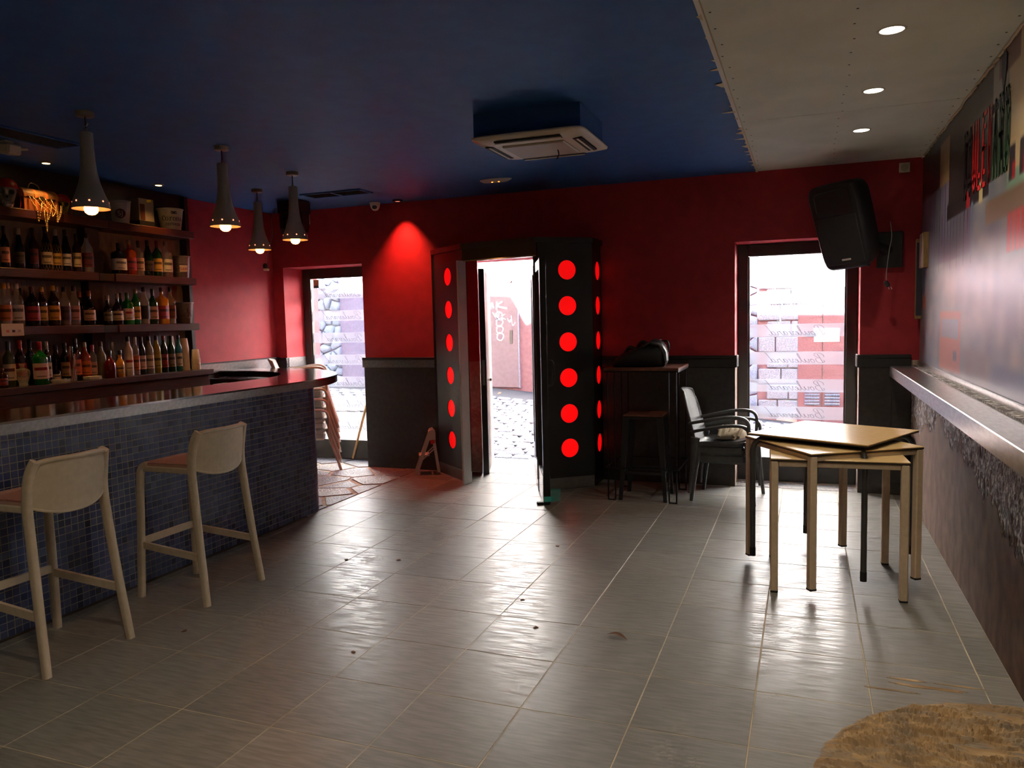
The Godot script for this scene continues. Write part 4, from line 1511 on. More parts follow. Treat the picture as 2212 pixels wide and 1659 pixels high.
# ---------------------------------------------------------------- back bar with bottles
func build_shelves() -> void:
	var bb := thing("back_bar", "dark wooden back bar cabinet with a ledge under the bottle shelves", "back bar")
	part(bb, "ledge", bx(Vector3(-5.525, 1.172, -3.65), Vector3(0.39, 0.036, 4.46), 0.006), M.black_wood)
	part(bb, "ledge_edge", bx(Vector3(-5.327, 1.168, -3.65), Vector3(0.012, 0.05, 4.46), 0.003), M.shelf_wood)
	part(bb, "front", bx(Vector3(-5.36, 0.57, -3.65), Vector3(0.03, 1.14, 4.4), 0.004), M.dark_wood)
	part(bb, "backboard", bx(Vector3(LEFT + 0.016, 2.02, -3.72), Vector3(0.03, 1.66, 4.5)), M.back_panel)
	part(bb, "upright", bx(Vector3(LEFT + 0.06, 2.02, -5.945), Vector3(0.11, 1.66, 0.045), 0.003), M.black_wood)
	part(bb, "upright", bx(Vector3(LEFT + 0.07, 1.83, -4.858), Vector3(0.10, 1.28, 0.135), 0.003), M.black_wood)
	for y in [2.063, 1.633]:
		part(bb, "spacer", bx(Vector3(-5.58, y - 0.034, -4.857), Vector3(0.24, 0.06, 0.15), 0.002), M.black_wood)
	part(bb, "upper_board", bx(Vector3(LEFT + 0.04, 2.745, -3.72), Vector3(0.05, 0.235, 4.5)), M.black_wood)
	for sdef in [[2.505, -1.5, -4.90, "long dark wooden shelf under the treasure chest"], [2.500, -4.905, -5.86, "dark wooden shelf carrying the drinks buckets and the boxed bottle"], [2.063, -1.5, -4.77, "upper long wooden bottle shelf holding the netted bottles"], [2.063, -4.935, -5.86, "short wooden shelf with whisky bottles and a grey bucket"], [1.633, -1.5, -4.78, "lower long wooden bottle shelf with a price card"], [1.633, -4.938, -5.865, "short wooden shelf with green bottles and a grey bucket"]]:
		var z0: float = sdef[1]
		var z1: float = sdef[2]
		var sh := thing("bottle_shelf", sdef[3], "shelf", Vector3(0, sdef[0], 0))
		part(sh, "board", bx(Vector3(-5.575, -0.0325, (z0 + z1) / 2), Vector3(0.25, 0.065, z0 - z1), 0.003), M.shelf_wood)
	var card := thing("price_card", "white price card stuck to the edge of the bottle shelf", "card", Vector3(-5.447, 1.565, -3.99))
	part(card, "card", bx(Vector3(0, 0.045, 0), Vector3(0.003, 0.09, 0.17)), M.card)
	for k in 3:
		part(card, "printed_mark", bx(Vector3(0.002, 0.035, 0.04 - k * 0.045), Vector3(0.001, 0.018, 0.022)), [S(rgb(190, 110, 80), 0.6), M.ink, S(rgb(170, 160, 158), 0.6)][k])
	build_bottles()


func bottle_profile(t: String, h: float, r: float) -> Array:
	var n := minf(0.0145, r * 0.42)
	match t:
		"w": return [Vector2(0, 0), Vector2(r * 0.92, 0), Vector2(r, 0.008), Vector2(r, h * 0.60), Vector2(r * 0.93, h * 0.66), Vector2(r * 0.62, h * 0.72), Vector2(n * 1.15, h * 0.77), Vector2(n, h * 0.82), Vector2(n, h * 0.90)]
		"g": return [Vector2(0, 0), Vector2(r * 0.92, 0), Vector2(r, 0.008), Vector2(r, h * 0.46), Vector2(r * 0.92, h * 0.55), Vector2(r * 0.66, h * 0.66), Vector2(n * 1.3, h * 0.77), Vector2(n, h * 0.85), Vector2(n, h * 0.90)]
		"r": return [Vector2(0, 0), Vector2(r * 0.9, 0), Vector2(r, 0.008), Vector2(r, h * 0.58), Vector2(r * 0.96, h * 0.63), Vector2(r * 0.72, h * 0.69), Vector2(n * 1.3, h * 0.76), Vector2(n * 1.05, h * 0.84), Vector2(n, h * 0.88)]
		"s": return [Vector2(0, 0), Vector2(r * 0.95, 0), Vector2(r, 0.006), Vector2(r, h * 0.66), Vector2(r * 0.94, h * 0.71), Vector2(r * 0.6, h * 0.74), Vector2(n * 1.1, h * 0.77), Vector2(n, h * 0.82), Vector2(n, h * 0.88)]
		"f": return [Vector2(0, 0), Vector2(r * 0.88, 0), Vector2(r * 0.97, 0.008), Vector2(r, h * 0.3), Vector2(r * 0.98, h * 0.48), Vector2(r * 0.82, h * 0.58), Vector2(r * 0.5, h * 0.66), Vector2(n * 1.1, h * 0.72), Vector2(n, h * 0.78), Vector2(n, h * 0.84)]
	return [Vector2(0, 0), Vector2(r * 0.9, 0), Vector2(r, 0.008), Vector2(r, h * 0.62), Vector2(r * 0.9, h * 0.69), Vector2(r * 0.6, h * 0.75), Vector2(n * 1.1, h * 0.82), Vector2(n, h * 0.90)]


func build_bottles() -> void:
	var glass := {
		"black": rgb(16, 16, 18), "wine": rgb(44, 10, 14), "brown": rgb(48, 24, 14), "dark": rgb(26, 22, 22), "amber": rgb(150, 62, 16), "bottlegreen": rgb(14, 36, 20), "green": rgb(26, 66, 30),
		"brightgreen": rgb(18, 110, 44), "olive": rgb(62, 74, 34), "plum": rgb(40, 20, 28), "honey": rgb(196, 130, 34), "grey": rgb(120, 120, 118), "ruby": rgb(92, 10, 22), "white": rgb(206, 200, 196), "yellow": rgb(150, 140, 52), "teal": rgb(40, 120, 118),
	}
	var caps := {"black": rgb(20, 20, 22), "silver": rgb(170, 168, 164), "dark": rgb(42, 28, 28), "red": rgb(150, 24, 28), "tan": rgb(168, 130, 92), "brown": rgb(74, 40, 28), "darkred": rgb(96, 24, 28), "grey": rgb(120, 112, 112), "gold": rgb(186, 142, 60), "yellow": rgb(206, 160, 60), "copper": rgb(150, 92, 70), "pewter": rgb(150, 140, 128), "green": rgb(24, 74, 40), "olive": rgb(120, 104, 66), "navy": rgb(26, 34, 60)}
	var labs := {"salmon": rgb(206, 140, 112), "dark": rgb(66, 58, 54), "maroon": rgb(96, 24, 28), "cream": rgb(206, 186, 150), "gold": rgb(186, 150, 80), "white": rgb(212, 206, 198), "red": rgb(160, 36, 40), "rose": rgb(196, 160, 146), "yellow": rgb(206, 160, 70), "orange": rgb(176, 100, 50), "yelloworange": rgb(214, 156, 56), "purple": rgb(76, 36, 60), "pink": rgb(190, 140, 140), "peach": rgb(214, 176, 150), "khaki": rgb(130, 120, 92), "chevron": rgb(204, 192, 164), "redstripe": rgb(206, 190, 182), "black": rgb(30, 28, 32), "brown": rgb(110, 66, 44), "redgold": rgb(136, 44, 30), "palepink": rgb(222, 196, 186), "tan": rgb(186, 150, 114), "coral": rgb(206, 112, 92), "amberlabel": rgb(196, 104, 36), "whiteprint": rgb(222, 210, 204), "peachlabel": rgb(206, 176, 160), "lime": rgb(168, 164, 80), "pale": rgb(196, 204, 190)}
	var gm := {}
	for k in glass:
		gm[k] = S(glass[k], 0.08, 0.0, 0.6)
	gm["white"].roughness = 0.3
	gm["grey"].roughness = 0.35
	gm["clear"] = pane(rgb(214, 218, 216), 0.16, 0.05)
	var cm := {}
	for k in caps:
		cm[k] = S(caps[k], 0.3, 0.5 if k in ["silver", "gold", "copper", "pewter"] else 0.0)
	var lm := {}
	for k in labs:
		lm[k] = S(labs[k], 0.55)
	var ink := S(rgb(44, 34, 34), 0.6)
	var base := {"A": 2.063, "B": 1.633, "L": 1.19}
	var group := {"A": "bottles on the upper shelves", "B": "bottles on the lower shelves", "L": "bottles on the back bar ledge"}
	var where := {"A": "upper shelf", "B": "lower shelf", "L": "back bar ledge"}
	for d in BOTTLES:
		var h: float = d[3] if d[0] != "L" else d[3] - 0.004
		var r: float = d[4]
		var o := thing("bottle", d[9] + " on the " + where[d[0]], "bottle", Vector3(d[1], base[d[0]], d[2]), 0.0, group[d[0]])
		o.set_meta("label", shorten(d[9] + ", " + where[d[0]]))
		var pr := bottle_profile(d[5], h, r)
		var sides := 16
		var b := MB.new()
		var flat := 0.72 if d[5] == "f" else 1.0
		if d[5] == "s":
			# square shouldered: four sided with rounded corners
			var rings := []
			for p in pr:
				var ring := PackedVector3Array()
				var e := lerpf(0.32, 1.0, clampf((p.y / h - 0.66) / 0.1, 0, 1))
				for q in 16:
					var a := TAU * (q + 0.5) / 16
					ring.append(Vector3(signf(cos(a)) * pow(absf(cos(a)), e) * p.x, p.y, signf(sin(a)) * pow(absf(sin(a)), e) * p.x))
				rings.append(ring)
			b.loft(rings.slice(1), true, true)
		else:
			b.lathe(pr, sides, Vector3.ZERO, Basis.IDENTITY, flat, 1.0)
		var gb := part(o, "glass_body", b, gm[d[6]])
		if d[6] == "clear":
			var inner := MB.new()
			var fill := h * (0.25 + 0.3 * absf(sin(d[2] * 37.0)))
			inner.lathe([Vector2(0, 0.006), Vector2(r * 0.86, 0.006), Vector2(r * 0.86, fill), Vector2(0, fill)], 12, Vector3.ZERO, Basis.IDENTITY, flat, 1.0)
			part(gb, "liquid", inner, pane([rgb(190, 120, 50), rgb(200, 196, 186), rgb(120, 60, 30)][int(absf(d[2] * 100.0)) % 3], 0.55, 0.2))
		# stopper
		var last: Vector2 = pr[-1]
		var c := MB.new()
		var cr := last.x * 1.12
		c.lathe([Vector2(last.x, last.y - 0.002), Vector2(cr, last.y - 0.002), Vector2(cr, h - 0.003), Vector2(cr * 0.85, h), Vector2(0, h)], 12)
		if d[5] in ["w", "l", "g"]:
			c.lathe([Vector2(last.x * 1.04, h * 0.80), Vector2(last.x * 1.04, last.y)], 12)
		part(o, "cap", c, cm[d[8]])
		if d[7] != "none":
			var l0 := h * 0.14
			var l1 := h * (0.5 if d[5] != "f" else 0.44)
			if d[5] == "g":
				l1 = h * 0.42
			var lp := part(o, "label_paper", label_shape(r, l0, l1, d[5], flat, 0.0016), lm[d[7]])
			var top := part(lp, "label_print", label_shape(r, lerpf(l0, l1, 0.55), lerpf(l0, l1, 0.74), d[5], flat, 0.0022, 0.66), S(labs[d[7]].darkened(0.55), 0.6))
			if d[7] in ["redstripe", "chevron", "palepink", "whiteprint"]:
				top.material_override = S(rgb(150, 30, 36), 0.5) if d[7] != "chevron" else S(rgb(60, 24, 36), 0.5)
			part(lp, "label_print", label_shape(r, lerpf(l0, l1, 0.12), lerpf(l0, l1, 0.2), d[5], flat, 0.0022, 0.5), S(labs[d[7]].darkened(0.4), 0.6))
		if "vermouth" in d[9] and d[6] != "wine":
			curved_text(o, "MARTINI", r + 0.0035, lerpf(h * 0.14, h * 0.5, 0.64), 0.65, 0.030, S(rgb(120, 26, 32), 0.5), 0.21 if r > 0.05 else 0.26)
		elif "lettered" in d[9]:
			curved_text(o, "BACARDI", r + 0.0035, h * 0.40, 0.65, 0.026, S(rgb(70, 70, 78), 0.5), 0.25)
		if "net" in d[9]:
			var net := MB.new()
			for k in 12:
				for sg in [-1.0, 1.0]:
					var pts := []
					for q in 9:
						var y := h * 0.62 * q / 8.0
						var rr := profile_r(pr, y) + 0.0015
						var a: float = TAU * k / 12 + sg * q * 0.2
						pts.append(Vector3(cos(a) * rr, y + 0.002, sin(a) * rr))
					net.tube(pts, 0.0008, 4, false)
			part(gb, "wire_net", net, cm["gold"])


func shorten(s: String) -> String:
	var w := s.split(" ")
	return " ".join(w.slice(0, 16))


func profile_r(pr: Array, y: float) -> float:
	for i in pr.size() - 1:
		if pr[i + 1].y >= y and pr[i + 1].y > pr[i].y:
			return lerpf(pr[i].x, pr[i + 1].x, clampf((y - pr[i].y) / (pr[i + 1].y - pr[i].y), 0, 1))
	return pr[-1].x


func label_shape(r: float, y0: float, y1: float, t: String, flat: float, off: float, share := 1.0) -> MB:
	# paper wrapped round the side that looks into the room (+x, turned a little to +z)
	var m := MB.new()
	var n := 10
	var span := 1.25 * share
	for k in n:
		var a0 := lerpf(-span, span, float(k) / n) - 0.6
		var a1 := lerpf(-span, span, float(k + 1) / n) - 0.6
		var p := []
		for a in [a0, a1]:
			if t == "s":
				var x := signf(cos(a)) * pow(absf(cos(a)), 0.32)
				var z := signf(sin(a)) * pow(absf(sin(a)), 0.32)
				p.append(Vector3(x * (r + off), 0, -z * (r + off)))
			else:
				p.append(Vector3(cos(a) * (r + off) * flat, 0, -sin(a) * (r + off)))
		var n0: Vector3 = p[0].normalized()
		var n1: Vector3 = p[1].normalized()
		var u := Vector3(0, y1, 0)
		var l := Vector3(0, y0, 0)
		m.tri3(p[0] + l, p[1] + l, p[1] + u, n0, n1, n1)
		m.tri3(p[0] + l, p[1] + u, p[0] + u, n0, n1, n0)
	return m


const BOTTLES := [
	["A", -5.530, -4.039, 0.311, 0.029, "w", "black", "salmon", "black", "black bottle with an oval salmon label"],
	["A", -5.530, -4.150, 0.305, 0.033, "g", "black", "dark", "silver", "black bottle with a grey label and silver cap"],
	["A", -5.530, -4.266, 0.320, 0.030, "w", "wine", "maroon", "black", "dark wine bottle with a maroon arched label"],
	["A", -5.530, -4.371, 0.338, 0.041, "g", "black", "cream", "black", "black bottle wrapped in gold wire net, black neck"],
	["A", -5.530, -4.457, 0.329, 0.038, "g", "black", "gold", "silver", "black bottle wrapped in gold wire net, foil neck"],
	["A", -5.530, -4.543, 0.334, 0.037, "g", "black", "white", "black", "black bottle with a large white oval label"],
	["A", -5.530, -4.641, 0.310, 0.032, "w", "brown", "cream", "black", "brown bottle with a square cream label"],
	["A", -5.530, -4.737, 0.323, 0.046, "r", "clear", "maroon", "dark", "clear bottle with a tall maroon label"],
	["A", -5.630, -4.877, 0.184, 0.023, "w", "amber", "dark", "red", "small amber bottle half hidden at the shelf end"],
	["A", -5.530, -5.047, 0.270, 0.048, "s", "dark", "white", "black", "square dark bottle with a white label"],
	["A", -5.530, -5.162, 0.303, 0.042, "s", "amber", "red", "tan", "amber whisky bottle with a slanted red label"],
	["A", -5.530, -5.267, 0.308, 0.041, "w", "clear", "rose", "brown", "clear bottle with a pale rose label"],
	["A", -5.530, -5.366, 0.321, 0.046, "g", "bottlegreen", "dark", "black", "dark green bottle with a black label"],
	["A", -5.530, -5.472, 0.326, 0.042, "w", "green", "yellow", "darkred", "green bottle with a yellow label"],
	["A", -5.530, -5.575, 0.326, 0.043, "s", "clear", "white", "grey", "clear gin bottle with a white label"],
	["B", -5.530, -4.005, 0.320, 0.044, "r", "clear", "orange", "gold", "clear bottle with a brown orange label and gold cap"],
	["B", -5.630, -4.110, 0.331, 0.031, "r", "clear", "none", "silver", "plain clear bottle with a silver cap"],
	["B", -5.530, -4.102, 0.323, 0.043, "r", "clear", "white", "silver", "clear bottle with a white lettered label"],
	["B", -5.630, -4.207, 0.295, 0.028, "w", "wine", "none", "black", "plain dark red bottle with a black cap"],
	["B", -5.530, -4.222, 0.303, 0.048, "r", "dark", "red", "brown", "dark bottle with a red triangular label"],
	["B", -5.530, -4.302, 0.302, 0.036, "r", "brown", "yellow", "gold", "brown rum bottle with a yellow label and gold cap"],
	["B", -5.530, -4.401, 0.316, 0.044, "r", "brown", "yelloworange", "yellow", "brown rum bottle with a large orange yellow label"],
	["B", -5.630, -4.513, 0.312, 0.026, "r", "clear", "none", "silver", "slim clear bottle behind the rum bottles"],
	["B", -5.530, -4.498, 0.308, 0.041, "r", "clear", "purple", "black", "clear bottle with a purple label and black cap"],
	["B", -5.530, -4.586, 0.318, 0.039, "r", "clear", "pink", "dark", "clear bottle with a pink label and tall dark cap"],
	["B", -5.630, -4.722, 0.280, 0.035, "f", "black", "none", "copper", "black bottle with a copper cap, half hidden"],
	["B", -5.530, -4.725, 0.284, 0.050, "f", "black", "peach", "copper", "black squat bottle with a peach label and copper cap"],
	["B", -5.530, -4.903, 0.250, 0.039, "f", "dark", "khaki", "silver", "dark bottle with a dim khaki chevron label"],
	["B", -5.530, -5.003, 0.268, 0.052, "f", "plum", "chevron", "pewter", "plum whisky bottle with a cream chevron label"],
	["B", -5.630, -5.128, 0.278, 0.030, "w", "green", "none", "black", "plain green bottle with a black cap"],
	["B", -5.530, -5.106, 0.278, 0.040, "s", "brightgreen", "redstripe", "green", "bright green gin bottle with a red and white label"],
	["B", -5.530, -5.198, 0.313, 0.037, "l", "brightgreen", "yellow", "olive", "bright green whisky bottle with a yellow label"],
	["B", -5.530, -5.291, 0.332, 0.043, "r", "clear", "black", "black", "clear bottle with a black label"],
	["B", -5.530, -5.389, 0.318, 0.042, "w", "green", "rose", "black", "green bottle with a rose label and long black neck"],
	["B", -5.530, -5.492, 0.334, 0.047, "s", "honey", "red", "brown", "honey coloured whisky bottle with a red label"],
	["B", -5.530, -5.597, 0.341, 0.045, "r", "clear", "brown", "black", "clear bottle with a brown label"],
	["L", -5.420, -3.865, 0.150, 0.025, "s", "brown", "redgold", "brown", "short brown bottle with a red and gold label"],
	["L", -5.500, -3.980, 0.341, 0.041, "w", "olive", "white", "black", "olive vermouth bottle with a round white label"],
	["L", -5.500, -4.070, 0.345, 0.038, "w", "wine", "red", "red", "dark vermouth bottle with a red label and red cap"],
	["L", -5.620, -4.239, 0.348, 0.032, "w", "bottlegreen", "none", "black", "plain dark green bottle behind the skull bottle"],
	["L", -5.420, -4.168, 0.330, 0.053, "w", "brightgreen", "palepink", "red", "large green vermouth bottle with a pale pink label"],
	["L", -5.500, -4.287, 0.327, 0.029, "w", "dark", "white", "silver", "dark bottle with a small white label"],
	["L", -5.620, -4.459, 0.296, 0.037, "r", "wine", "none", "black", "plain dark red bottle by the vermouth"],
	["L", -5.500, -4.355, 0.136, 0.025, "s", "black", "cream", "black", "short black bottle with a cream label"],
	["L", -5.500, -4.442, 0.314, 0.033, "w", "black", "tan", "black", "black bottle with a tan label"],
	["L", -5.500, -4.540, 0.344, 0.037, "l", "black", "coral", "black", "black bottle with a coral pink label"],
	["L", -5.500, -4.623, 0.311, 0.042, "r", "amber", "amberlabel", "pewter", "amber bottle with an orange label"],
	["L", -5.500, -4.695, 0.286, 0.031, "l", "clear", "rose", "red", "clear slim bottle with a rose label"],
	["L", -5.500, -4.777, 0.309, 0.039, "r", "grey", "none", "brown", "frosted grey bottle with a brown cap"],
	["L", -5.420, -4.792, 0.239, 0.052, "f", "ruby", "none", "black", "squat ruby red bottle with a black stopper"],
	["L", -5.620, -4.998, 0.299, 0.028, "l", "clear", "none", "silver", "clear slim bottle behind the ruby bottle"],
	["L", -5.420, -4.894, 0.234, 0.041, "f", "honey", "gold", "black", "squat honey bottle with a gold label"],
	["L", -5.500, -5.057, 0.344, 0.036, "l", "white", "whiteprint", "black", "white liqueur bottle with a black cap"],
	["L", -5.500, -5.131, 0.338, 0.032, "l", "clear", "orange", "silver", "clear liqueur bottle with an orange label"],
	["L", -5.500, -5.202, 0.339, 0.031, "l", "dark", "peachlabel", "black", "dark liqueur bottle with a pale peach label and gold neck"],
	["L", -5.500, -5.284, 0.341, 0.037, "l", "grey", "white", "black", "grey liqueur bottle with a white label"],
	["L", -5.500, -5.369, 0.343, 0.036, "l", "yellow", "lime", "black", "yellow liqueur bottle with a lime label"],
	["L", -5.500, -5.454, 0.341, 0.032, "l", "bottlegreen", "redgold", "darkred", "dark green liqueur bottle with a red label"],
	["L", -5.500, -5.542, 0.338, 0.032, "l", "green", "khaki", "black", "green liqueur bottle with a khaki label"],
	["L", -5.500, -5.633, 0.340, 0.030, "l", "teal", "pale", "navy", "teal liqueur bottle with a pale neck"],
]


# ---------------------------------------------------------------- lamps and fittings on the ceiling
func build_ceiling_things() -> void:
	# downlights in the white boards; the row goes on over the viewer's head
	var zs := [-6.065, -5.025, -4.0, -2.97, -1.94, -0.91, 0.12, 1.15]
	for i in zs.size():
		var lb := "round white downlight in the plasterboard, "
		lb += ["between the last board joint and the red wall", "beside the plasterboard joint", "third from the red wall", "fourth from the red wall", "fifth from the red wall", "sixth from the red wall", "seventh from the red wall", "eighth from the red wall"][i]
		var d := thing("downlight", lb, "downlight", Vector3(0.355, CEIL, zs[i]), 0.0, "downlights in the plasterboard")
		var ring := MB.new()
		ring.lathe([Vector2(0.050, -0.001), Vector2(0.053, -0.004), Vector2(0.062, -0.003), Vector2(0.064, 0.0)], 28)
		part(d, "ring", ring, M.lamp_ring)
		var face := MB.new()
		face.lathe([Vector2(0.0, -0.002), Vector2(0.051, -0.002), Vector2(0.051, 0.004)], 28)
		part(d, "lamp_face", face, M.lamp_face)
		var l := SpotLight3D.new()
		l.name = "light"
		l.position = Vector3(0, -0.012, 0)
		l.rotation_degrees = Vector3(-90, 0, 0)
		l.light_color = Color(1.0, 0.93, 0.83)
		l.light_energy = 0.8
		l.light_size = 0.05
		l.spot_range = 12.0
		l.spot_attenuation = 2.0
		l.spot_angle = 68.0
		l.spot_angle_attenuation = 0.9
		l.shadow_enabled = true
		d.add_child(l)
	# two unseen lamps added as fill in the blue ceiling further back; they light the backs of the stools and the near floor
	for z in [-1.5, 0.4]:
		var d := thing("added_fill_lamp", "added round warm fill lamp in the blue ceiling, far from the street windows", "ceiling lamp", Vector3(-1.9, CEIL, z), 0.0, "added fill lamps in the blue ceiling")
		var ring := MB.new()
		ring.lathe([Vector2(0.080, -0.001), Vector2(0.084, -0.006), Vector2(0.098, -0.004), Vector2(0.10, 0.0)], 28)
		part(d, "ring", ring, M.lamp_ring)
		var face := MB.new()
		face.lathe([Vector2(0.0, -0.003), Vector2(0.081, -0.003), Vector2(0.081, 0.004)], 28)
		part(d, "lamp_face", face, M.lamp_face)
		var l := SpotLight3D.new()
		l.name = "light"
		l.position = Vector3(0, -0.014, 0)
		l.rotation_degrees = Vector3(-90, 0, 0)
		l.light_color = Color(1.0, 0.9, 0.76)
		l.light_energy = 1.1
		l.light_size = 0.08
		l.spot_range = 12.0
		l.spot_attenuation = 2.0
		l.spot_angle = 70.0
		l.spot_angle_attenuation = 0.9
		l.shadow_enabled = true
		d.add_child(l)
	# small warm spots over the bottles
	for s in [[-3.21, "out over the near shelves"], [-4.295, "over the treasure chest"], [-5.378, "over the drinks buckets"]]:
		var d := thing("shelf_spotlight", "small glowing ceiling spotlight " + s[1], "spotlight", Vector3(-5.367, CEIL, s[0]), 0.0, "spotlights over the bottles")
		var ring := MB.new()
		ring.lathe([Vector2(0.026, -0.012), Vector2(0.030, -0.012), Vector2(0.046, -0.003), Vector2(0.047, 0.0)], 20)
		part(d, "ring", ring, M.rose)
		var face := MB.new()
		face.lathe([Vector2(0.0, -0.014), Vector2(0.027, -0.012), Vector2(0.027, 0.0)], 20)
		part(d, "lamp_face", face, M.spot_face)
		var l := SpotLight3D.new()
		l.name = "light"
		l.position = Vector3(0, -0.024, 0)
		l.rotation_degrees = Vector3(-90, 0, 0)
		l.light_color = Color(1.0, 0.72, 0.38)
		l.light_energy = 0.42
		l.light_size = 0.03
		l.spot_range = 8.0
		l.spot_attenuation = 2.0
		l.spot_angle = 40.0
		l.spot_angle_attenuation = 0.9
		l.shadow_enabled = true
		d.add_child(l)
	# pendants
	var pd := [[-3.946, -3.43, "with a bent wire clip on its cord"], [-3.873, -4.475, "over the middle of the bar"], [-4.805, -6.0, "over the inner end of the bar"], [-4.016, -5.474, "over the rounded end of the bar"]]
	for k in 4:
		var p := thing("pendant_lamp", "grey bottle shaped pendant lamp " + pd[k][2], "pendant lamp", Vector3(pd[k][0], CEIL, pd[k][1]), k * 1.3, "pendant lamps over the bar")
		var rose := MB.new()
		rose.lathe([Vector2(0, -0.028), Vector2(0.046, -0.028), Vector2(0.05, -0.024), Vector2(0.05, 0.0)], 24)
		part(p, "ceiling_rose", rose, M.rose)
		var crd := part(p, "cord", tb([Vector3(0, -0.028, 0), Vector3(0, -0.12, 0)], 0.004, 8), M.black_soft)
		part(crd, "cord_grip", tb([Vector3(0, -0.095, 0), Vector3(0, -0.118, 0)], 0.008, 8), M.rose)
		if k == 0:
			part(crd, "wire_clip", tb(smooth_path([Vector3(-0.01, -0.085, 0), Vector3(0.01, -0.08, 0), Vector3(0.03, -0.072, 0.01)], 3), 0.003, 6), M.white_metal)
		var sh := MB.new()
		var pr := []
		for q in [[0.033, -0.118], [0.036, -0.122], [0.037, -0.20], [0.039, -0.27], [0.045, -0.34], [0.058, -0.41], [0.078, -0.47], [0.094, -0.51], [0.101, -0.54], [0.104, -0.56]]:
			pr.append(Vector2(q[0], q[1]))
		pr.reverse()
		sh.lathe(pr, 32)
		var shd := part(p, "shade", sh, M.pendant)
		var inn := MB.new()
		inn.lathe([Vector2(0.104, -0.56), Vector2(0.100, -0.558), Vector2(0.09, -0.51), Vector2(0.07, -0.46), Vector2(0.045, -0.40), Vector2(0.0, -0.38)], 32)
		part(shd, "shade_lining", inn, M.pendant_in)
		for a in 8:
			var hole := MB.new()
			hole.lathe([Vector2(0, 0.0), Vector2(0.0052, 0.0)], 10, Vector3.ZERO, Basis(Vector3.BACK, -PI / 2))
			var ang := TAU * a / 8
			var ho := part(shd, "light_hole", hole, M.hole_glow)
			ho.transform = Transform3D(Basis(Vector3.UP, -ang), Vector3(cos(ang) * 0.0978, -0.522, sin(ang) * 0.0978))
		var bm := MB.new()
		bm.lathe([Vector2(0.0, -0.596), Vector2(0.02, -0.592), Vector2(0.034, -0.58), Vector2(0.04, -0.562), Vector2(0.036, -0.54), Vector2(0.022, -0.515), Vector2(0.015, -0.50), Vector2(0.0, -0.498)], 20)
		part(p, "bulb", bm, M.bulb)
		var l := OmniLight3D.new()
		l.name = "light"
		l.position = Vector3(0, -0.556, 0)
		l.light_color = Color(1.0, 0.56, 0.28)
		l.light_energy = 0.05
		l.light_size = 0.035
		l.omni_range = 8.0
		l.omni_attenuation = 2.0
		l.shadow_enabled = true
		p.add_child(l)
	# red spot grazing the wall
	var rs := thing("red_wall_spotlight", "small dark ceiling spotlight washing the red wall", "spotlight", Vector3(-3.98, CEIL, -7.19))
	var rr := MB.new()
	rr.lathe([Vector2(0.032, -0.02), Vector2(0.05, -0.018), Vector2(0.054, -0.01), Vector2(0.054, 0.0)], 24)
	part(rs, "housing", rr, M.black_soft)
	var rf := MB.new()
	rf.lathe([Vector2(0, -0.014), Vector2(0.033, -0.014)], 20)
	part(rs, "lamp_face", rf, glow(Color(1.0, 0.5, 0.4), 2.0))
	var rl := SpotLight3D.new()
	rl.name = "light"
	rl.position = Vector3(0, -0.028, 0)
	rl.rotation_degrees = Vector3(-88, 0, 0)
	rl.light_color = Color(1.0, 0.42, 0.30)
	rl.light_energy = 2.4
	rl.light_size = 0.02
	rl.spot_range = 8.0
	rl.spot_attenuation = 2.0
	rl.spot_angle = 40.0
	rl.spot_angle_attenuation = 1.0
	rl.shadow_enabled = true
	rs.add_child(rl)
	# ceiling cassette
	var ac := thing("ceiling_air_conditioner", "cream ceiling air conditioner cassette hanging under a blue box", "air conditioner", Vector3(-1.575, 0, -4.74))
	part(ac, "blue_box", bx(Vector3(-0.02, 2.785, -0.02), Vector3(0.685, 0.165, 0.53)), M.blue)
	var pan := MB.new()
	var rings := []
	for q in [[0.352, 2.712], [0.362, 2.706], [0.36, 2.697], [0.31, 2.682], [0.25, 2.672]]:
		var ring := PackedVector3Array()
		for k in 48:
			var a := TAU * k / 48
			var cx := signf(cos(a)) * pow(absf(cos(a)), 0.16)
			var cz := signf(sin(a)) * pow(absf(sin(a)), 0.16)
			ring.append(Vector3(cx * q[0], q[1], cz * q[0] * 0.93))
		rings.append(ring)
	pan.loft(rings, true, true)
	var apn := part(ac, "panel", pan, M.ac)
	var gr := MB.new()
	gr.box(Vector3(0, 2.668, 0), Vector3(0.40, 0.016, 0.36), 0.006)
	part(apn, "intake_grille", gr, M.ac_in)
	part(ac, "cable_end", tb(smooth_path([Vector3(0.1, 2.66, -0.02), Vector3(0.11, 2.63, -0.01), Vector3(0.1, 2.6, -0.0)], 4), 0.004, 6), M.slot)
	for sdef in [[0.0, 0.265, 0.42, true], [0.285, 0.0, 0.36, false], [-0.285, 0.0, 0.36, false], [0.0, -0.262, 0.42, true]]:
		var hs := Vector3(sdef[2], 0.01, 0.055) if sdef[3] else Vector3(0.055, 0.01, sdef[2])
		part(apn, "air_slot", bx(Vector3(sdef[0], 2.675, sdef[1]), hs), M.slot)
		var vs := Vector3(sdef[2], 0.006, 0.012) if sdef[3] else Vector3(0.012, 0.006, sdef[2])
		part(apn, "louvre", bx(Vector3(sdef[0], 2.668, sdef[1]), vs, 0.002), M.ac)
	# emergency light
	var em := thing("emergency_light", "flat ceiling emergency light with two small orange leds", "lamp", Vector3(-2.64, CEIL, -6.60))
	var eb := MB.new()
	eb.lathe([Vector2(0, -0.022), Vector2(0.12, -0.022), Vector2(0.15, -0.008), Vector2(0.155, 0.0)], 32, Vector3.ZERO, Basis.IDENTITY, 1.0, 0.38)
	part(em, "housing", eb, M.cream)
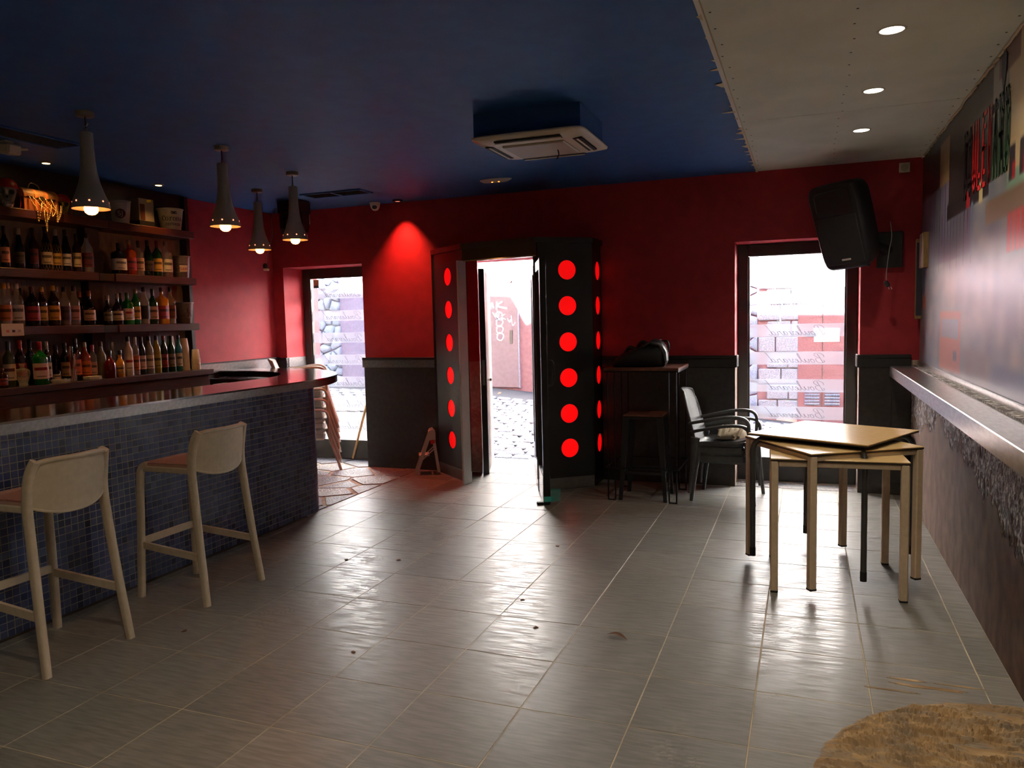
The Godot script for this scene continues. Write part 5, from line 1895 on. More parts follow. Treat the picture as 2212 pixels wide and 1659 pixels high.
	for s in [-0.03, 0.035]:
		var lb := MB.new()
		lb.lathe([Vector2(0, -0.028), Vector2(0.008, -0.025), Vector2(0.009, -0.02)], 10, Vector3(s, 0, 0.01))
		part(em, "led", lb, M.led)
	# ceiling vents, painted over in blue
	for v in [[-4.295, -6.537, 0.66, 0.22, "blue slatted ceiling vent before the red wall"], [-4.76, -3.35, 0.24, 1.3, "long blue ceiling vent over the back bar"]]:
		var o := thing("ceiling_vent", v[4], "vent", Vector3(v[0], CEIL, v[1]))
		var fr := MB.new()
		var a: float = v[2] / 2
		var b: float = v[3] / 2
		fr.box(Vector3(0, -0.006, b), Vector3(v[2] + 0.03, 0.014, 0.02), 0.002)
		fr.box(Vector3(0, -0.006, -b), Vector3(v[2] + 0.03, 0.014, 0.02), 0.002)
		fr.box(Vector3(a, -0.006, 0), Vector3(0.02, 0.014, v[3] - 0.02), 0.002)
		fr.box(Vector3(-a, -0.006, 0), Vector3(0.02, 0.014, v[3] - 0.02), 0.002)
		part(o, "frame", fr, M.blue)
		part(o, "dark_opening", bx(Vector3(0, -0.0015, 0), Vector3(v[2] - 0.02, 0.003, v[3] - 0.02)), M.slot)
		part(o, "bar", bx(Vector3(0, -0.006, 0), Vector3(0.02, 0.012, v[3]) if v[2] > v[3] else Vector3(v[2], 0.012, 0.02)), M.blue)
		var long_x: bool = v[2] > v[3]
		for k in 7:
			var t := lerpf(-0.42, 0.42, k / 6.0)
			part(o, "slat", bx(Vector3(0, -0.005, t * v[3]) if long_x else Vector3(t * v[2], -0.005, 0), Vector3(v[2] - 0.02, 0.006, 0.008) if long_x else Vector3(0.008, 0.006, v[3] - 0.02), 0.0, Basis(Vector3.RIGHT if long_x else Vector3.BACK, 0.5)), M.black_soft)
	# moving head lamp in the corner with its lead
	var mh := thing("moving_head_spotlight", "black moving head stage light hanging in the red corner", "stage light", Vector3(-4.93, CEIL, -6.72))
	part(mh, "base_box", bx(Vector3(0, -0.07, 0), Vector3(0.26, 0.13, 0.22), 0.012), M.black_soft)
	part(mh, "bracket", bx(Vector3(0, -0.003, 0), Vector3(0.12, 0.008, 0.10)), M.alu)
	for s in [-1.0, 1.0]:
		var y := MB.new()
		y.slab([Vector2(-0.06, 0.0), Vector2(0.06, 0.0), Vector2(0.055, -0.14), Vector2(0.03, -0.19), Vector2(-0.03, -0.19), Vector2(-0.055, -0.14)], 0.05, Transform3D(Basis(Vector3.UP, PI / 2), Vector3(s * 0.115, -0.14, 0)))
		part(mh, "yoke_arm", y, M.black_soft)
	var hd := MB.new()
	hd.lathe([Vector2(0, -0.15), Vector2(0.055, -0.14), Vector2(0.075, -0.08), Vector2(0.078, 0.05), Vector2(0.06, 0.11), Vector2(0.0, 0.12)], 20, Vector3(0, -0.28, 0), Basis(Vector3.RIGHT, 0.5))
	part(mh, "head", hd, M.black_soft)
	part(mh, "connector", tb([Vector3(-0.13, -0.06, 0), Vector3(-0.2, -0.062, 0)], [0.014, 0.008], 8), M.black_soft)
	var lead := thing("hanging_power_lead", "thin lead with a plug hanging below the stage light", "cable", Vector3(-4.93, CEIL, -6.72))
	part(lead, "wire", tb(smooth_path([Vector3(-0.2, -0.062, 0), Vector3(-0.25, -0.08, 0.01), Vector3(-0.27, -0.2, 0.02), Vector3(-0.285, -0.34, 0.0), Vector3(-0.33, -0.50, 0.02), Vector3(-0.37, -0.62, 0.01)], 6), 0.0035, 6), S(rgb(120, 100, 98), 0.5))
	part(lead, "plug", bx(Vector3(-0.385, -0.65, 0.01), Vector3(0.05, 0.06, 0.045), 0.014), M.black_soft)
	part(lead, "plug_face", bx(Vector3(-0.37, -0.685, 0.015), Vector3(0.055, 0.022, 0.045), 0.008), M.cream)
	# alarm sensor, dome camera, socket
	var ps := thing("motion_sensor", "cream motion sensor box high on the red wall", "sensor", Vector3(-5.20, 2.70, FAR + 0.003))
	part(ps, "housing", bx(Vector3(0, 0.06, 0.024), Vector3(0.062, 0.125, 0.045), 0.014), M.cream)
	part(ps, "lens", bx(Vector3(0, 0.035, 0.047), Vector3(0.04, 0.05, 0.006), 0.002), S(rgb(190, 176, 160), 0.25))
	var dc := thing("dome_camera", "white dome security camera under the ceiling by the red wall", "camera", Vector3(-4.28, CEIL, -7.24))
	var db := MB.new()
	db.lathe([Vector2(0.0, -0.085), Vector2(0.026, -0.08), Vector2(0.042, -0.06), Vector2(0.052, -0.03), Vector2(0.058, 0.0)], 24)
	part(dc, "housing", db, M.cream)
	var dl := MB.new()
	dl.lathe([Vector2(0, 0.02), Vector2(0.02, 0.014), Vector2(0.027, 0.0)], 18, Vector3(0.014, -0.05, 0.034), Basis.from_euler(Vector3(1.25, 0.4, 0)))
	part(dc, "lens_cover", dl, M.black)
	var so := thing("wall_socket", "cream wall socket high in the corner above the speaker", "socket", Vector3(0.765, 2.79, FAR + 0.004))
	part(so, "plate", bx(Vector3(0, 0, 0.005), Vector3(0.082, 0.082, 0.012), 0.004), M.cream)
	var sb := MB.new()
	sb.lathe([Vector2(0.0, 0.002), Vector2(0.022, 0.002), Vector2(0.024, 0.010), Vector2(0.028, 0.010), Vector2(0.029, 0.0)], 20, Vector3(0, 0, 0.01), Basis(Vector3.RIGHT, PI / 2))
	part(so, "round_insert", sb, S(rgb(186, 176, 158), 0.5))
	# ceiling projector or detector arm at the bar side
	var wj := thing("ceiling_detector", "white boxed detector on a short arm under the long ceiling vent", "detector", Vector3(-5.0, CEIL, -3.72))
	part(wj, "housing", bx(Vector3(0.02, -0.055, 0), Vector3(0.12, 0.07, 0.10), 0.012, Basis(Vector3.FORWARD, 0.12)), M.cream)
	part(wj, "arm", bx(Vector3(-0.03, -0.035, 0.12), Vector3(0.04, 0.03, 0.14), 0.006), M.cream)
	part(wj, "mount", bx(Vector3(0.0, -0.01, 0), Vector3(0.06, 0.02, 0.06)), M.cream)
	part(wj, "tip", tb([Vector3(0.06, -0.05, -0.04), Vector3(0.1, -0.05, -0.075)], [0.014, 0.008], 8), M.cream)
	# loudspeaker on its wall bracket
	var sp := thing("wall_loudspeaker", "large black loudspeaker tilted down on the wall over the window", "loudspeaker", Vector3(0.33, 2.33, -7.02))
	var tilt := Basis.from_euler(Vector3(0.30, -0.62, 0.06))
	var sm := MB.new()
	var srings := []
	# from back to front: the cabinet widens towards the grille
	for q in [[-0.17, 0.10, 0.20, 0.02], [-0.16, 0.13, 0.27, 0.02], [-0.05, 0.185, 0.335, 0.0], [0.10, 0.215, 0.355, 0.0], [0.15, 0.215, 0.355, 0.0], [0.165, 0.20, 0.34, 0.0]]:
		var ring := PackedVector3Array()
		for k in 40:
			var a := TAU * k / 40
			var e := 0.28
			var x: float = signf(cos(a)) * pow(absf(cos(a)), e) * q[1]
			var y: float = signf(sin(a)) * pow(absf(sin(a)), e) * q[2]
			x *= 1.0 + 0.10 * y
			ring.append(tilt * Vector3(x, y + q[3], q[0]))
		srings.append(ring)
	sm.loft(srings, true, true)
	var cab := part(sp, "cabinet", sm, M.black_soft)
	var horn := MB.new()
	var hr := []
	for q in [[0.166, 0.165, 0.105], [0.150, 0.13, 0.075], [0.135, 0.05, 0.03]]:
		var ring := PackedVector3Array()
		for k in 32:
			var a := TAU * k / 32
			ring.append(tilt * Vector3(signf(cos(a)) * pow(absf(cos(a)), 0.35) * q[1], 0.20 + signf(sin(a)) * pow(absf(sin(a)), 0.35) * q[2], q[0] + 0.004))
		hr.append(ring)
	horn.loft(hr, true, false)
	part(cab, "horn", horn, S(rgb(34, 34, 38), 0.3))
	part(cab, "grille", bx(tilt * Vector3(0, -0.11, 0.168), Vector3(0.36, 0.40, 0.012), 0.005, tilt), S(rgb(26, 26, 29), 0.75))
	part(cab, "name_badge", bx(tilt * Vector3(0.02, -0.27, 0.177), Vector3(0.08, 0.014, 0.004), 0.001, tilt), M.alu)
	part(sp, "wall_plate", bx(Vector3(0.33, -0.22, -0.29), Vector3(0.20, 0.30, 0.05), 0.006), M.black_soft)
	part(sp, "bracket_arm", tb([Vector3(0.33, -0.22, -0.27), Vector3(0.2, -0.18, -0.15), Vector3(0.05, -0.1, -0.1)], 0.03, 10), M.black_soft)
	part(sp, "tilt_clamp", bx(Vector3(0.16, -0.30, -0.1), Vector3(0.04, 0.12, 0.06), 0.005, Basis(Vector3.BACK, -0.3)), M.black_soft)
	var lead2 := thing("speaker_lead", "thin grey lead with a plug hanging from the loudspeaker", "cable", Vector3(0.62, 2.2, -7.05))
	part(lead2, "wire", tb(smooth_path([Vector3(0.02, 0.12, -0.03), Vector3(0.03, 0.0, 0.0), Vector3(0.012, -0.12, 0.0), Vector3(-0.004, -0.28, 0.0), Vector3(-0.005, -0.35, 0.0)], 6), 0.0035, 6), S(rgb(130, 126, 124), 0.5))
	part(lead2, "plug", bx(Vector3(0.0, -0.385, 0.0), Vector3(0.035, 0.055, 0.03), 0.01, Basis(Vector3.BACK, 0.5)), M.black_soft)
	for s in [-0.01, 0.01]:
		part(lead2, "pin", tb([Vector3(0.02 + s, -0.41, 0), Vector3(0.028 + s, -0.43, 0)], 0.003, 6), M.alu)


# ---------------------------------------------------------------- chairs, stools, tables
func bar_stool(at: Vector3, turn: float, label: String) -> void:
	# local: seat looks to -x (to the bar), back at +x
	var o := thing("bar_stool", label, "bar stool", at, turn, "bar stools at the counter")
	var seat := MB.new()
	var rings := []
	for q in [[0.205, 0.185, 0.772], [0.215, 0.195, 0.782], [0.215, 0.195, 0.798], [0.205, 0.185, 0.806], [0.15, 0.13, 0.800]]:
		var ring := PackedVector3Array()
		for k in 32:
			var a := TAU * k / 32
			ring.append(Vector3(signf(cos(a)) * pow(absf(cos(a)), 0.22) * q[0] - 0.02, q[2], signf(sin(a)) * pow(absf(sin(a)), 0.22) * q[1]))
		rings.append(ring)
	seat.loft(rings, true, true)
	part(o, "seat", seat, M.resin_pink)
	for s in [-1.0, 1.0]:
		# rear leg runs up into the back
		var pts := smooth_path([Vector3(0.262, 0.0, s * 0.236), Vector3(0.225, 0.30, s * 0.222), Vector3(0.19, 0.62, s * 0.21), Vector3(0.176, 0.80, s * 0.205), Vector3(0.195, 0.93, s * 0.2), Vector3(0.222, 1.0, s * 0.185)], 4)
		var w := []
		var t := []
		for i in pts.size():
			var k := float(i) / (pts.size() - 1)
			w.append(lerpf(0.036, 0.05, clampf(k * 1.4, 0, 1)))
			t.append(lerpf(0.036, 0.032, k))
		var lg := MB.new()
		lg.strap(pts, Vector3(1, 0, 0), w, t, 12)
		part(o, "leg", lg, M.resin)
		var fp := smooth_path([Vector3(-0.245, 0.0, s * 0.222), Vector3(-0.232, 0.35, s * 0.212), Vector3(-0.222, 0.70, s * 0.2), Vector3(-0.21, 0.775, s * 0.193), Vector3(-0.17, 0.795, s * 0.19)], 4)
		var fg := MB.new()
		fg.strap(fp, Vector3(1, 0, 0), 0.042, 0.034, 12)
		part(o, "leg", fg, M.resin)
		var sb := MB.new()
		sb.strap([Vector3(-0.232, 0.315, s * 0.208), Vector3(0.222, 0.275, s * 0.219)], Vector3(0, 1, 0), 0.04, 0.018)
		part(o, "side_stretcher", sb, M.resin)
		part(o, "seat_rail", bx(Vector3(-0.02, 0.772, s * 0.19), Vector3(0.36, 0.035, 0.026), 0.006), M.resin)
	var fs := MB.new()
	fs.strap([Vector3(-0.23, 0.335, -0.2), Vector3(-0.23, 0.335, 0.2)], Vector3(0, 1, 0), 0.04, 0.02)
	part(o, "front_stretcher", fs, M.resin)
	# backrest: a curved shell between the rear legs with a thick upper rim
	var br := []
	for i in 9:
		var y := lerpf(0.785, 1.0, i / 8.0)
		var row := []
		for j in 17:
			var u := lerpf(-1.0, 1.0, j / 16.0)
			var low := 0.05 * (1.0 - pow(absf(u), 2.5)) * (1.0 - i / 8.0)
			var x := 0.180 + 0.055 * (1.0 - u * u) + 0.03 * (i / 8.0)
			var top := -0.018 * pow(absf(u), 6.0) * (i / 8.0)
			row.append(Vector3(x, y - low * 0.9 + top, u * 0.195))
		br.append(row)
	var bk := MB.new()
	var th := Vector3(0.012, 0, 0)
	for i in 8:
		for j in 16:
			bk.quad(br[i][j] + th, br[i][j + 1] + th, br[i + 1][j + 1] + th, br[i + 1][j] + th, Vector3.RIGHT)
			bk.quad(br[i][j] - th, br[i][j + 1] - th, br[i + 1][j + 1] - th, br[i + 1][j] - th, Vector3.LEFT)
	var bkp := part(o, "backrest", bk, M.resin)
	var rim := MB.new()
	var rp := []
	for j in 17:
		rp.append(br[8][j] + Vector3(0, 0.0, 0))
	rim.strap(rp, Vector3(0, 1, 0), 0.022, 0.036, 10)
	part(bkp, "back_rim", rim, M.resin)
	var rb := []
	for j in 17:
		rb.append(br[0][j])
	var rim2 := MB.new()
	rim2.strap(rb, Vector3(0, 1, 0), 0.016, 0.026, 8)
	part(bkp, "lower_rim", rim2, M.resin)


func armchair_parts(o: Node, m: Material, splay: float, back := 0.86) -> void:
	# local: faces +x; seat 0.44 high, arms 0.66, back 0.86
	var seat := MB.new()
	var rings := []
	for q in [[0.215, 0.215, 0.405], [0.23, 0.23, 0.42], [0.23, 0.23, 0.445], [0.21, 0.21, 0.452], [0.12, 0.12, 0.44]]:
		var ring := PackedVector3Array()
		for k in 32:
			var a := TAU * k / 32
			ring.append(Vector3(signf(cos(a)) * pow(absf(cos(a)), 0.3) * q[0], q[2] + 0.02 * cos(a), signf(sin(a)) * pow(absf(sin(a)), 0.3) * q[1]))
		rings.append(ring)
	seat.loft(rings, true, true)
	part(o, "seat", seat, m)
	part(o, "apron", bx(Vector3(0, 0.375, 0), Vector3(0.40, 0.09, 0.42), 0.02), m)
	# back shell
	var rows := []
	for i in 11:
		var k := i / 10.0
		var row := []
		for j in 15:
			var u := lerpf(-1.0, 1.0, j / 14.0)
			var y := lerpf(0.43, back + 0.02 * (1.0 - u * u), k)
			var w := lerpf(0.21, 0.20, k) * (1.0 - 0.16 * pow(k, 6.0))
			row.append(Vector3(-0.20 - 0.11 * k - 0.05 * (1.0 - u * u) * (0.4 + 0.6 * k), y, u * w))
		rows.append(row)
	var bk := MB.new()
	var t := Vector3(0.009, 0, 0)
	for i in 10:
		for j in 14:
			for s in [1.0, -1.0]:
				bk.quad(rows[i][j] + t * s, rows[i][j + 1] + t * s, rows[i + 1][j + 1] + t * s, rows[i + 1][j] + t * s, Vector3(s, 0, 0))
	var ed := []
	for i in 11: ed.append(rows[i][0])
	for j in range(1, 15): ed.append(rows[10][j])
	for i in range(9, -1, -1): ed.append(rows[i][14])
	bk.tube(ed, 0.011, 8)
	part(o, "backrest", bk, m)
	for s in [-1.0, 1.0]:
		var ar := MB.new()
		ar.strap(smooth_path([Vector3(-0.25, 0.60, s * 0.225), Vector3(-0.12, 0.63, s * 0.25), Vector3(0.06, 0.665, s * 0.265), Vector3(0.18, 0.665, s * 0.262), Vector3(0.235, 0.63, s * 0.255), Vector3(0.245, 0.55, s * 0.245), Vector3(0.235, 0.42, s * 0.235)], 5), Vector3(0, 0, 1), 0.05, 0.026, 10)
		part(o, "armrest", ar, m)
		var fl := MB.new()
		fl.strap([Vector3(0.225, 0.46, s * 0.225), Vector3(0.225 + splay * 0.5, 0.22, s * 0.24), Vector3(0.225 + splay, 0.0, s * 0.25)], Vector3(0, 0, 1), [0.05, 0.04, 0.034], [0.05, 0.036, 0.03], 10)
		part(o, "leg", fl, m)
		var rl := MB.new()
		rl.strap([Vector3(-0.20, 0.48, s * 0.215), Vector3(-0.225, 0.22, s * 0.225), Vector3(-0.25, 0.0, s * 0.235)], Vector3(0, 0, 1), [0.05, 0.042, 0.034], [0.08, 0.04, 0.03], 10)
		part(o, "leg", rl, m)


func table(at: Vector3, turn: float, size: float, label: String, dark: bool) -> void:
	var o := thing("stacked_table", label, "table", at, turn, "square tables stacked by the window")
	var h := 0.78
	part(o, "table_top", bx(Vector3(0, h - 0.004, 0), Vector3(size, 0.008, size), 0.002), M.table_top)
	part(o, "edge_band", bx(Vector3(0, h - 0.0115, 0), Vector3(size - 0.002, 0.007, size - 0.002)), M.table_edge)
	var q := size / 2 - 0.022
	if dark:
		# each pair of legs and the bar under the top is one bent tube; every leg its own piece here
		for sx in [-1.0, 1.0]:
			for sz in [-1.0, 1.0]:
				var lgp := part(o, "leg", tb(smooth_path([Vector3(sx * q, 0.012, sz * q), Vector3(sx * q, 0.55, sz * q), Vector3(sx * q, h - 0.10, sz * q), Vector3(sx * (q - 0.03), h - 0.042, sz * (q - 0.03)), Vector3(sx * (q - 0.09), h - 0.032, sz * (q - 0.09)), Vector3(sx * (q - 0.2), h - 0.032, sz * (q - 0.2))], 5), 0.0165, 12), M.table_leg_dark)
				var ft := MB.new()
				ft.lathe([Vector2(0, 0), Vector2(0.018, 0), Vector2(0.018, 0.055), Vector2(0.0, 0.055)], 12, Vector3(sx * q, 0, sz * q))
				part(lgp, "rubber_foot", ft, M.rubber)
		var ub := MB.new()
		ub.tube([Vector3(-q + 0.12, h - 0.032, -q + 0.12), Vector3(q - 0.12, h - 0.032, q - 0.12)], 0.0165, 10)
		ub.tube([Vector3(-q + 0.12, h - 0.032, q - 0.12), Vector3(q - 0.12, h - 0.032, -q + 0.12)], 0.0165, 10)
		part(o, "under_frame", ub, M.table_leg_dark)
	else:
		for sx in [-1.0, 1.0]:
			for sz in [-1.0, 1.0]:
				var lgp := part(o, "leg", bx(Vector3(sx * q, 0.385, sz * q), Vector3(0.042, 0.758, 0.042), 0.006), M.table_leg)
				part(lgp, "rubber_foot", bx(Vector3(sx * q, 0.007, sz * q), Vector3(0.0425, 0.014, 0.0425), 0.003), M.rubber)
		for s in [-1.0, 1.0]:
			part(o, "apron", bx(Vector3(0, h - 0.032, s * q), Vector3(size - 0.09, 0.03, 0.024), 0.003), M.table_leg)
			part(o, "apron", bx(Vector3(s * q, h - 0.032, 0), Vector3(0.024, 0.03, size - 0.09), 0.003), M.table_leg)


func build_furniture() -> void:
	bar_stool(Vector3(-3.453, 0, -3.605), 0.0, "beige resin bar stool standing clear of the counter, beside the mosaic curve")
	bar_stool(Vector3(-3.517, 0, -2.655), 0.0, "beige resin bar stool second from the rounded end of the bar")
	# three square tables one on the other; the upper ones are turned and hang a little above the floor
	table(Vector3(0.158, 0, -4.91), 0.05, 0.715, "lowest table of the stack, square pale wood top and wooden legs", false)
	table(Vector3(0.139, 0.04, -4.99), 0.576, 0.72, "middle table of the stack, turned square top on pale wooden legs", false)
	table(Vector3(0.162, 0.08, -5.11), -0.47, 0.735, "topmost table of the stack, square pale top on dark tube legs", true)
	# grey armchairs, two stacked, a towel on the seat
	for k in 2:
		var c := thing("grey_armchair", ["lower of two stacked grey plastic armchairs by the high table", "upper of two stacked grey plastic armchairs, towel on its seat"][k], "armchair", Vector3(-0.64 - 0.02 * k, 0.075 * k, -6.86 + 0.02 * k), -0.10 + 0.03 * k, "stacked grey armchairs")
		armchair_parts(c, M.anthracite, 0.05)
	# cream armchairs stacked behind the bar end
	for k in 5:
		var c := thing("cream_armchair", ["lowest cream plastic armchair of the stack behind the bar end", "second lowest cream plastic armchair of the stack behind the bar end", "middle cream plastic armchair of the stack behind the bar end", "second highest cream plastic armchair of the stack behind the bar end", "topmost cream plastic armchair of the stack behind the bar end"][k], "armchair", Vector3(-5.18 - 0.003 * k, 0.116 * k, -7.11), 0.585, "stacked cream armchairs")
		armchair_parts(c, M.resin_pale, 0.13, 0.74)
	# high table on hairpin legs
	var ht := thing("high_table", "tall square table with a walnut top on black hairpin legs", "table", Vector3(-1.31, 0, -6.77))
	part(ht, "table_top", bx(Vector3(0, 1.148, 0), Vector3(0.64, 0.024, 0.60), 0.003), M.walnut)
	part(ht, "edge_band", bx(Vector3(0, 1.130, 0), Vector3(0.635, 0.014, 0.595)), M.wire)
	for sx in [-1.0, 1.0]:
		for sz in [-1.0, 1.0]:
			var x: float = sx * 0.295
			var z: float = sz * 0.275
			var hp := MB.new()
			hp.tube(smooth_path([Vector3(x, 1.13, z), Vector3(x, 0.5, z), Vector3(x, 0.03, z), Vector3(x - sx * 0.012, 0.008, z), Vector3(x - sx * 0.05, 0.008, z), Vector3(x - sx * 0.062, 0.03, z), Vector3(x - sx * 0.062, 0.5, z), Vector3(x - sx * 0.062, 1.13, z)], 4), 0.0065, 8)
			part(ht, "hairpin_leg", hp, M.wire)
	var rb := MB.new()
	for e in [[-1, -1, 1, -1], [1, -1, 1, 1], [1, 1, -1, 1], [-1, 1, -1, -1]]:
		rb.tube([Vector3(e[0] * 0.31, 0.29, e[1] * 0.29), Vector3(e[2] * 0.31, 0.29, e[3] * 0.29)], 0.0065, 8)
	part(ht, "foot_rail", rb, M.wire)
	# metal stool under it
	var ms := thing("metal_stool", "dark metal stool with a small wooden seat under the high table", "stool", Vector3(-1.31, 0, -6.70))
	part(ms, "seat", bx(Vector3(0, 0.742, 0), Vector3(0.34, 0.016, 0.32), 0.003), M.walnut)
	part(ms, "seat_rim", bx(Vector3(0, 0.722, 0), Vector3(0.33, 0.026, 0.31), 0.004), M.black_soft)
	for sx in [-1.0, 1.0]:
		for sz in [-1.0, 1.0]:
			var lg := MB.new()
			lg.strap([Vector3(sx * 0.145, 0.72, sz * 0.135), Vector3(sx * 0.17, 0.35, sz * 0.155), Vector3(sx * 0.195, 0.0, sz * 0.175)], Vector3(1, 0, 0), [0.055, 0.042, 0.03], [0.05, 0.038, 0.028])
			part(ms, "leg", lg, M.black_soft)
	var br := MB.new()
	for e in [[-1, -1, 1, -1], [1, -1, 1, 1], [1, 1, -1, 1], [-1, 1, -1, -1]]:
		br.box(Vector3((e[0] + e[2]) * 0.5 * 0.178, 0.24, (e[1] + e[3]) * 0.5 * 0.162), Vector3(absf(e[0] - e[2]) * 0.178 + 0.012, 0.022, absf(e[1] - e[3]) * 0.162 + 0.012), 0.002)
	part(ms, "brace", br, M.black_soft)
	# backpack lying on the high table
	var bp := thing("backpack", "black backpack lying on the high table", "backpack", Vector3(-1.36, 1.16, -6.72))
	var bm := MB.new()
	var rings := []
	var fn := FastNoiseLite.new()
	fn.seed = 12
	fn.frequency = 6.0
	for q in [[-0.215, 0.03, 0.10], [-0.20, 0.075, 0.15], [-0.12, 0.12, 0.17], [-0.02, 0.155, 0.175], [0.08, 0.20, 0.17], [0.16, 0.225, 0.155], [0.205, 0.20, 0.13], [0.215, 0.12, 0.09]]:
		var ring := PackedVector3Array()
		for k in 28:
			var a := TAU * k / 28
			var y: float = (0.5 + 0.5 * signf(sin(a)) * pow(absf(sin(a)), 0.6)) * q[1]
			var z: float = signf(cos(a)) * pow(absf(cos(a)), 0.5) * q[2]
			var d := 1.0 + 0.22 * fn.get_noise_3d(q[0], y, z)
			ring.append(Vector3(q[0] + 0.02 * fn.get_noise_2d(y * 3.0, z), maxf(0.0, y * d), z * d))
		rings.append(ring)
	bm.loft(rings, true, true)
	part(bp, "body", bm, M.bag)
	var fp := MB.new()
	var prs := []
	for q in [[0.05, 0.175, 0.11], [0.12, 0.215, 0.12], [0.19, 0.19, 0.10], [0.232, 0.11, 0.085], [0.236, 0.03, 0.07]]:
		var ring := PackedVector3Array()
		for k in 20:
			var a := TAU * k / 20
			ring.append(Vector3(q[0] + 0.018 * sin(a) + 0.012 * fn.get_noise_2d(k, q[0] * 9.0), maxf(0.002, q[1] + 0.028 * sin(a)), 0.05 + cos(a) * q[2]))
		prs.append(ring)
	fp.loft(prs, true, true)
	part(bp, "pocket", fp, M.bag_shiny)
	for s in [[-0.08, 0.13, 0.06], [0.02, 0.175, 0.02]]:
		part(bp, "strap", tb(smooth_path([Vector3(s[0] - 0.05, s[1] - 0.03, s[2]), Vector3(s[0], s[1] + 0.035, s[2] + 0.02), Vector3(s[0] + 0.06, s[1] + 0.02, s[2] + 0.05), Vector3(s[0] + 0.1, s[1] - 0.04, s[2] + 0.09)], 5), [0.012, 0.014, 0.016, 0.016, 0.018, 0.018, 0.018, 0.018, 0.018, 0.018, 0.016, 0.016, 0.014, 0.014, 0.012, 0.012], 8), M.bag)
	part(bp, "handle", tb(smooth_path([Vector3(0.18, 0.21, 0.0), Vector3(0.235, 0.22, 0.01), Vector3(0.255, 0.17, 0.02), Vector3(0.235, 0.11, 0.03)], 5), 0.009, 8), M.bag)
	part(bp, "buckle", bx(Vector3(0.185, 0.232, 0.03), Vector3(0.022, 0.008, 0.014), 0.003), M.white_metal)
	# folded towel on the upper armchair
	var tw := MB.new()
	var trs := []
	for i in 9:
		var k := i / 8.0
		var ring := PackedVector3Array()
		for j in 24:
			var a := TAU * j / 24
			var wob := 1.0 + 0.18 * sin(a * 3.0 + k * 5.0) * (1.0 - k * 0.3)
			ring.append(Vector3(cos(a) * 0.115 * wob * sqrt(1.0 - pow(k * 0.93, 4.0)), 0.005 + 0.085 * k * (1.0 + 0.15 * sin(a * 2.0 + 1.0)), sin(a) * 0.14 * wob * sqrt(1.0 - pow(k * 0.93, 4.0))))
		trs.append(ring)
	tw.loft(trs, true, true)
	var to := thing("crumpled_towel", "crumpled beige towel lying on the seat of the grey armchair", "towel", Vector3(-0.60, 0.525, -6.86))
	part(to, "towel", tw, M.cloth)
	for k in 5:
		var f := MB.new()
		f.tube(smooth_path([Vector3(-0.09 + k * 0.04, 0.03, 0.13), Vector3(-0.08 + k * 0.042, 0.085, 0.07), Vector3(-0.07 + k * 0.04, 0.098, -0.02), Vector3(-0.05 + k * 0.03, 0.07, -0.11)], 5), 0.014, 8)
		part(to, "fold", f, M.cloth)
	# broom handle leaning in the window reveal
	var bh := thing("broom_handle", "bare wooden broom handle leaning against the window reveal", "broom handle")
	part(bh, "stick", tb([Vector3(-4.985, 0.0, -7.70), Vector3(-4.56, 1.05, -7.58)], 0.0135, 12), M.broom)
	part(bh, "tip", tb([Vector3(-4.995, -0.0, -7.703), Vector3(-4.983, 0.02, -7.70)], 0.0145, 12), M.rubber)
	# small step ladder folded beside the vestibule
	var sl := thing("folding_step_ladder", "small white folding step ladder with a red hinge beside the black entrance box", "step ladder", Vector3(-3.75, 0, -7.17), 0.49)
	for s in [-1.0, 1.0]:
		var f := MB.new()
		f.strap([Vector3(-0.10, 0.0, s * 0.09), Vector3(0.07, 0.46, s * 0.08)], Vector3(1, 0, 0), 0.035, 0.016)
		part(sl, "front_rail", f, M.alu)
		var b := MB.new()
		b.strap([Vector3(0.14, 0.02, s * 0.09), Vector3(0.085, 0.44, s * 0.08)], Vector3(1, 0, 0), 0.03, 0.016)
		part(sl, "rear_rail", b, M.alu)
		var t := MB.new()
		t.slab([Vector2(0.03, 0.36), Vector2(0.115, 0.36), Vector2(0.115, 0.44), Vector2(0.085, 0.475), Vector2(0.05, 0.46)], 0.022, Transform3D(Basis.IDENTITY, Vector3(0, 0, s * 0.08)))
		part(sl, "hinge_cheek", t, M.alu)
		part(sl, "red_hinge", bx(Vector3(0.085, 0.345, s * 0.08), Vector3(0.05, 0.05, 0.024), 0.006), M.red_plastic)
		var d := MB.new()
		d.strap([Vector3(-0.06, 0.13, s * 0.085), Vector3(0.10, 0.27, s * 0.083)], Vector3(0, 1, 0), 0.012, 0.006)
		part(sl, "brace", d, M.alu)
	part(sl, "step", bx(Vector3(-0.01, 0.2, 0), Vector3(0.11, 0.02, 0.15), 0.004), M.alu)
	part(sl, "step", bx(Vector3(0.07, 0.44, 0), Vector3(0.06, 0.02, 0.15), 0.004), M.alu)


# ---------------------------------------------------------------- what stands on the shelves, litter
func bucket(at: Vector3, r: float, h: float, m: Material, label: String, mark := "") -> Node3D:
	var o := thing("ice_bucket", label, "bucket", at)
	var b := MB.new()
	b.lathe([Vector2(0, 0), Vector2(r * 0.74, 0), Vector2(r * 0.76, 0.006), Vector2(r * 0.98, h - 0.008), Vector2(r * 1.03, h - 0.006), Vector2(r * 1.03, h), Vector2(r * 0.97, h), Vector2(r * 0.73, 0.008), Vector2(0, 0.008)], 32)
	part(o, "pail", b, m)
	for y in [0.25, 0.45, 0.65]:
		var g := MB.new()
		var rr := lerpf(r * 0.76, r * 0.98, y) + 0.0006
		g.lathe([Vector2(rr, h * y - 0.002), Vector2(rr + 0.002, h * y), Vector2(rr + 0.001, h * y + 0.002)], 32)
		part(o, "ridge", g, m)
	return o


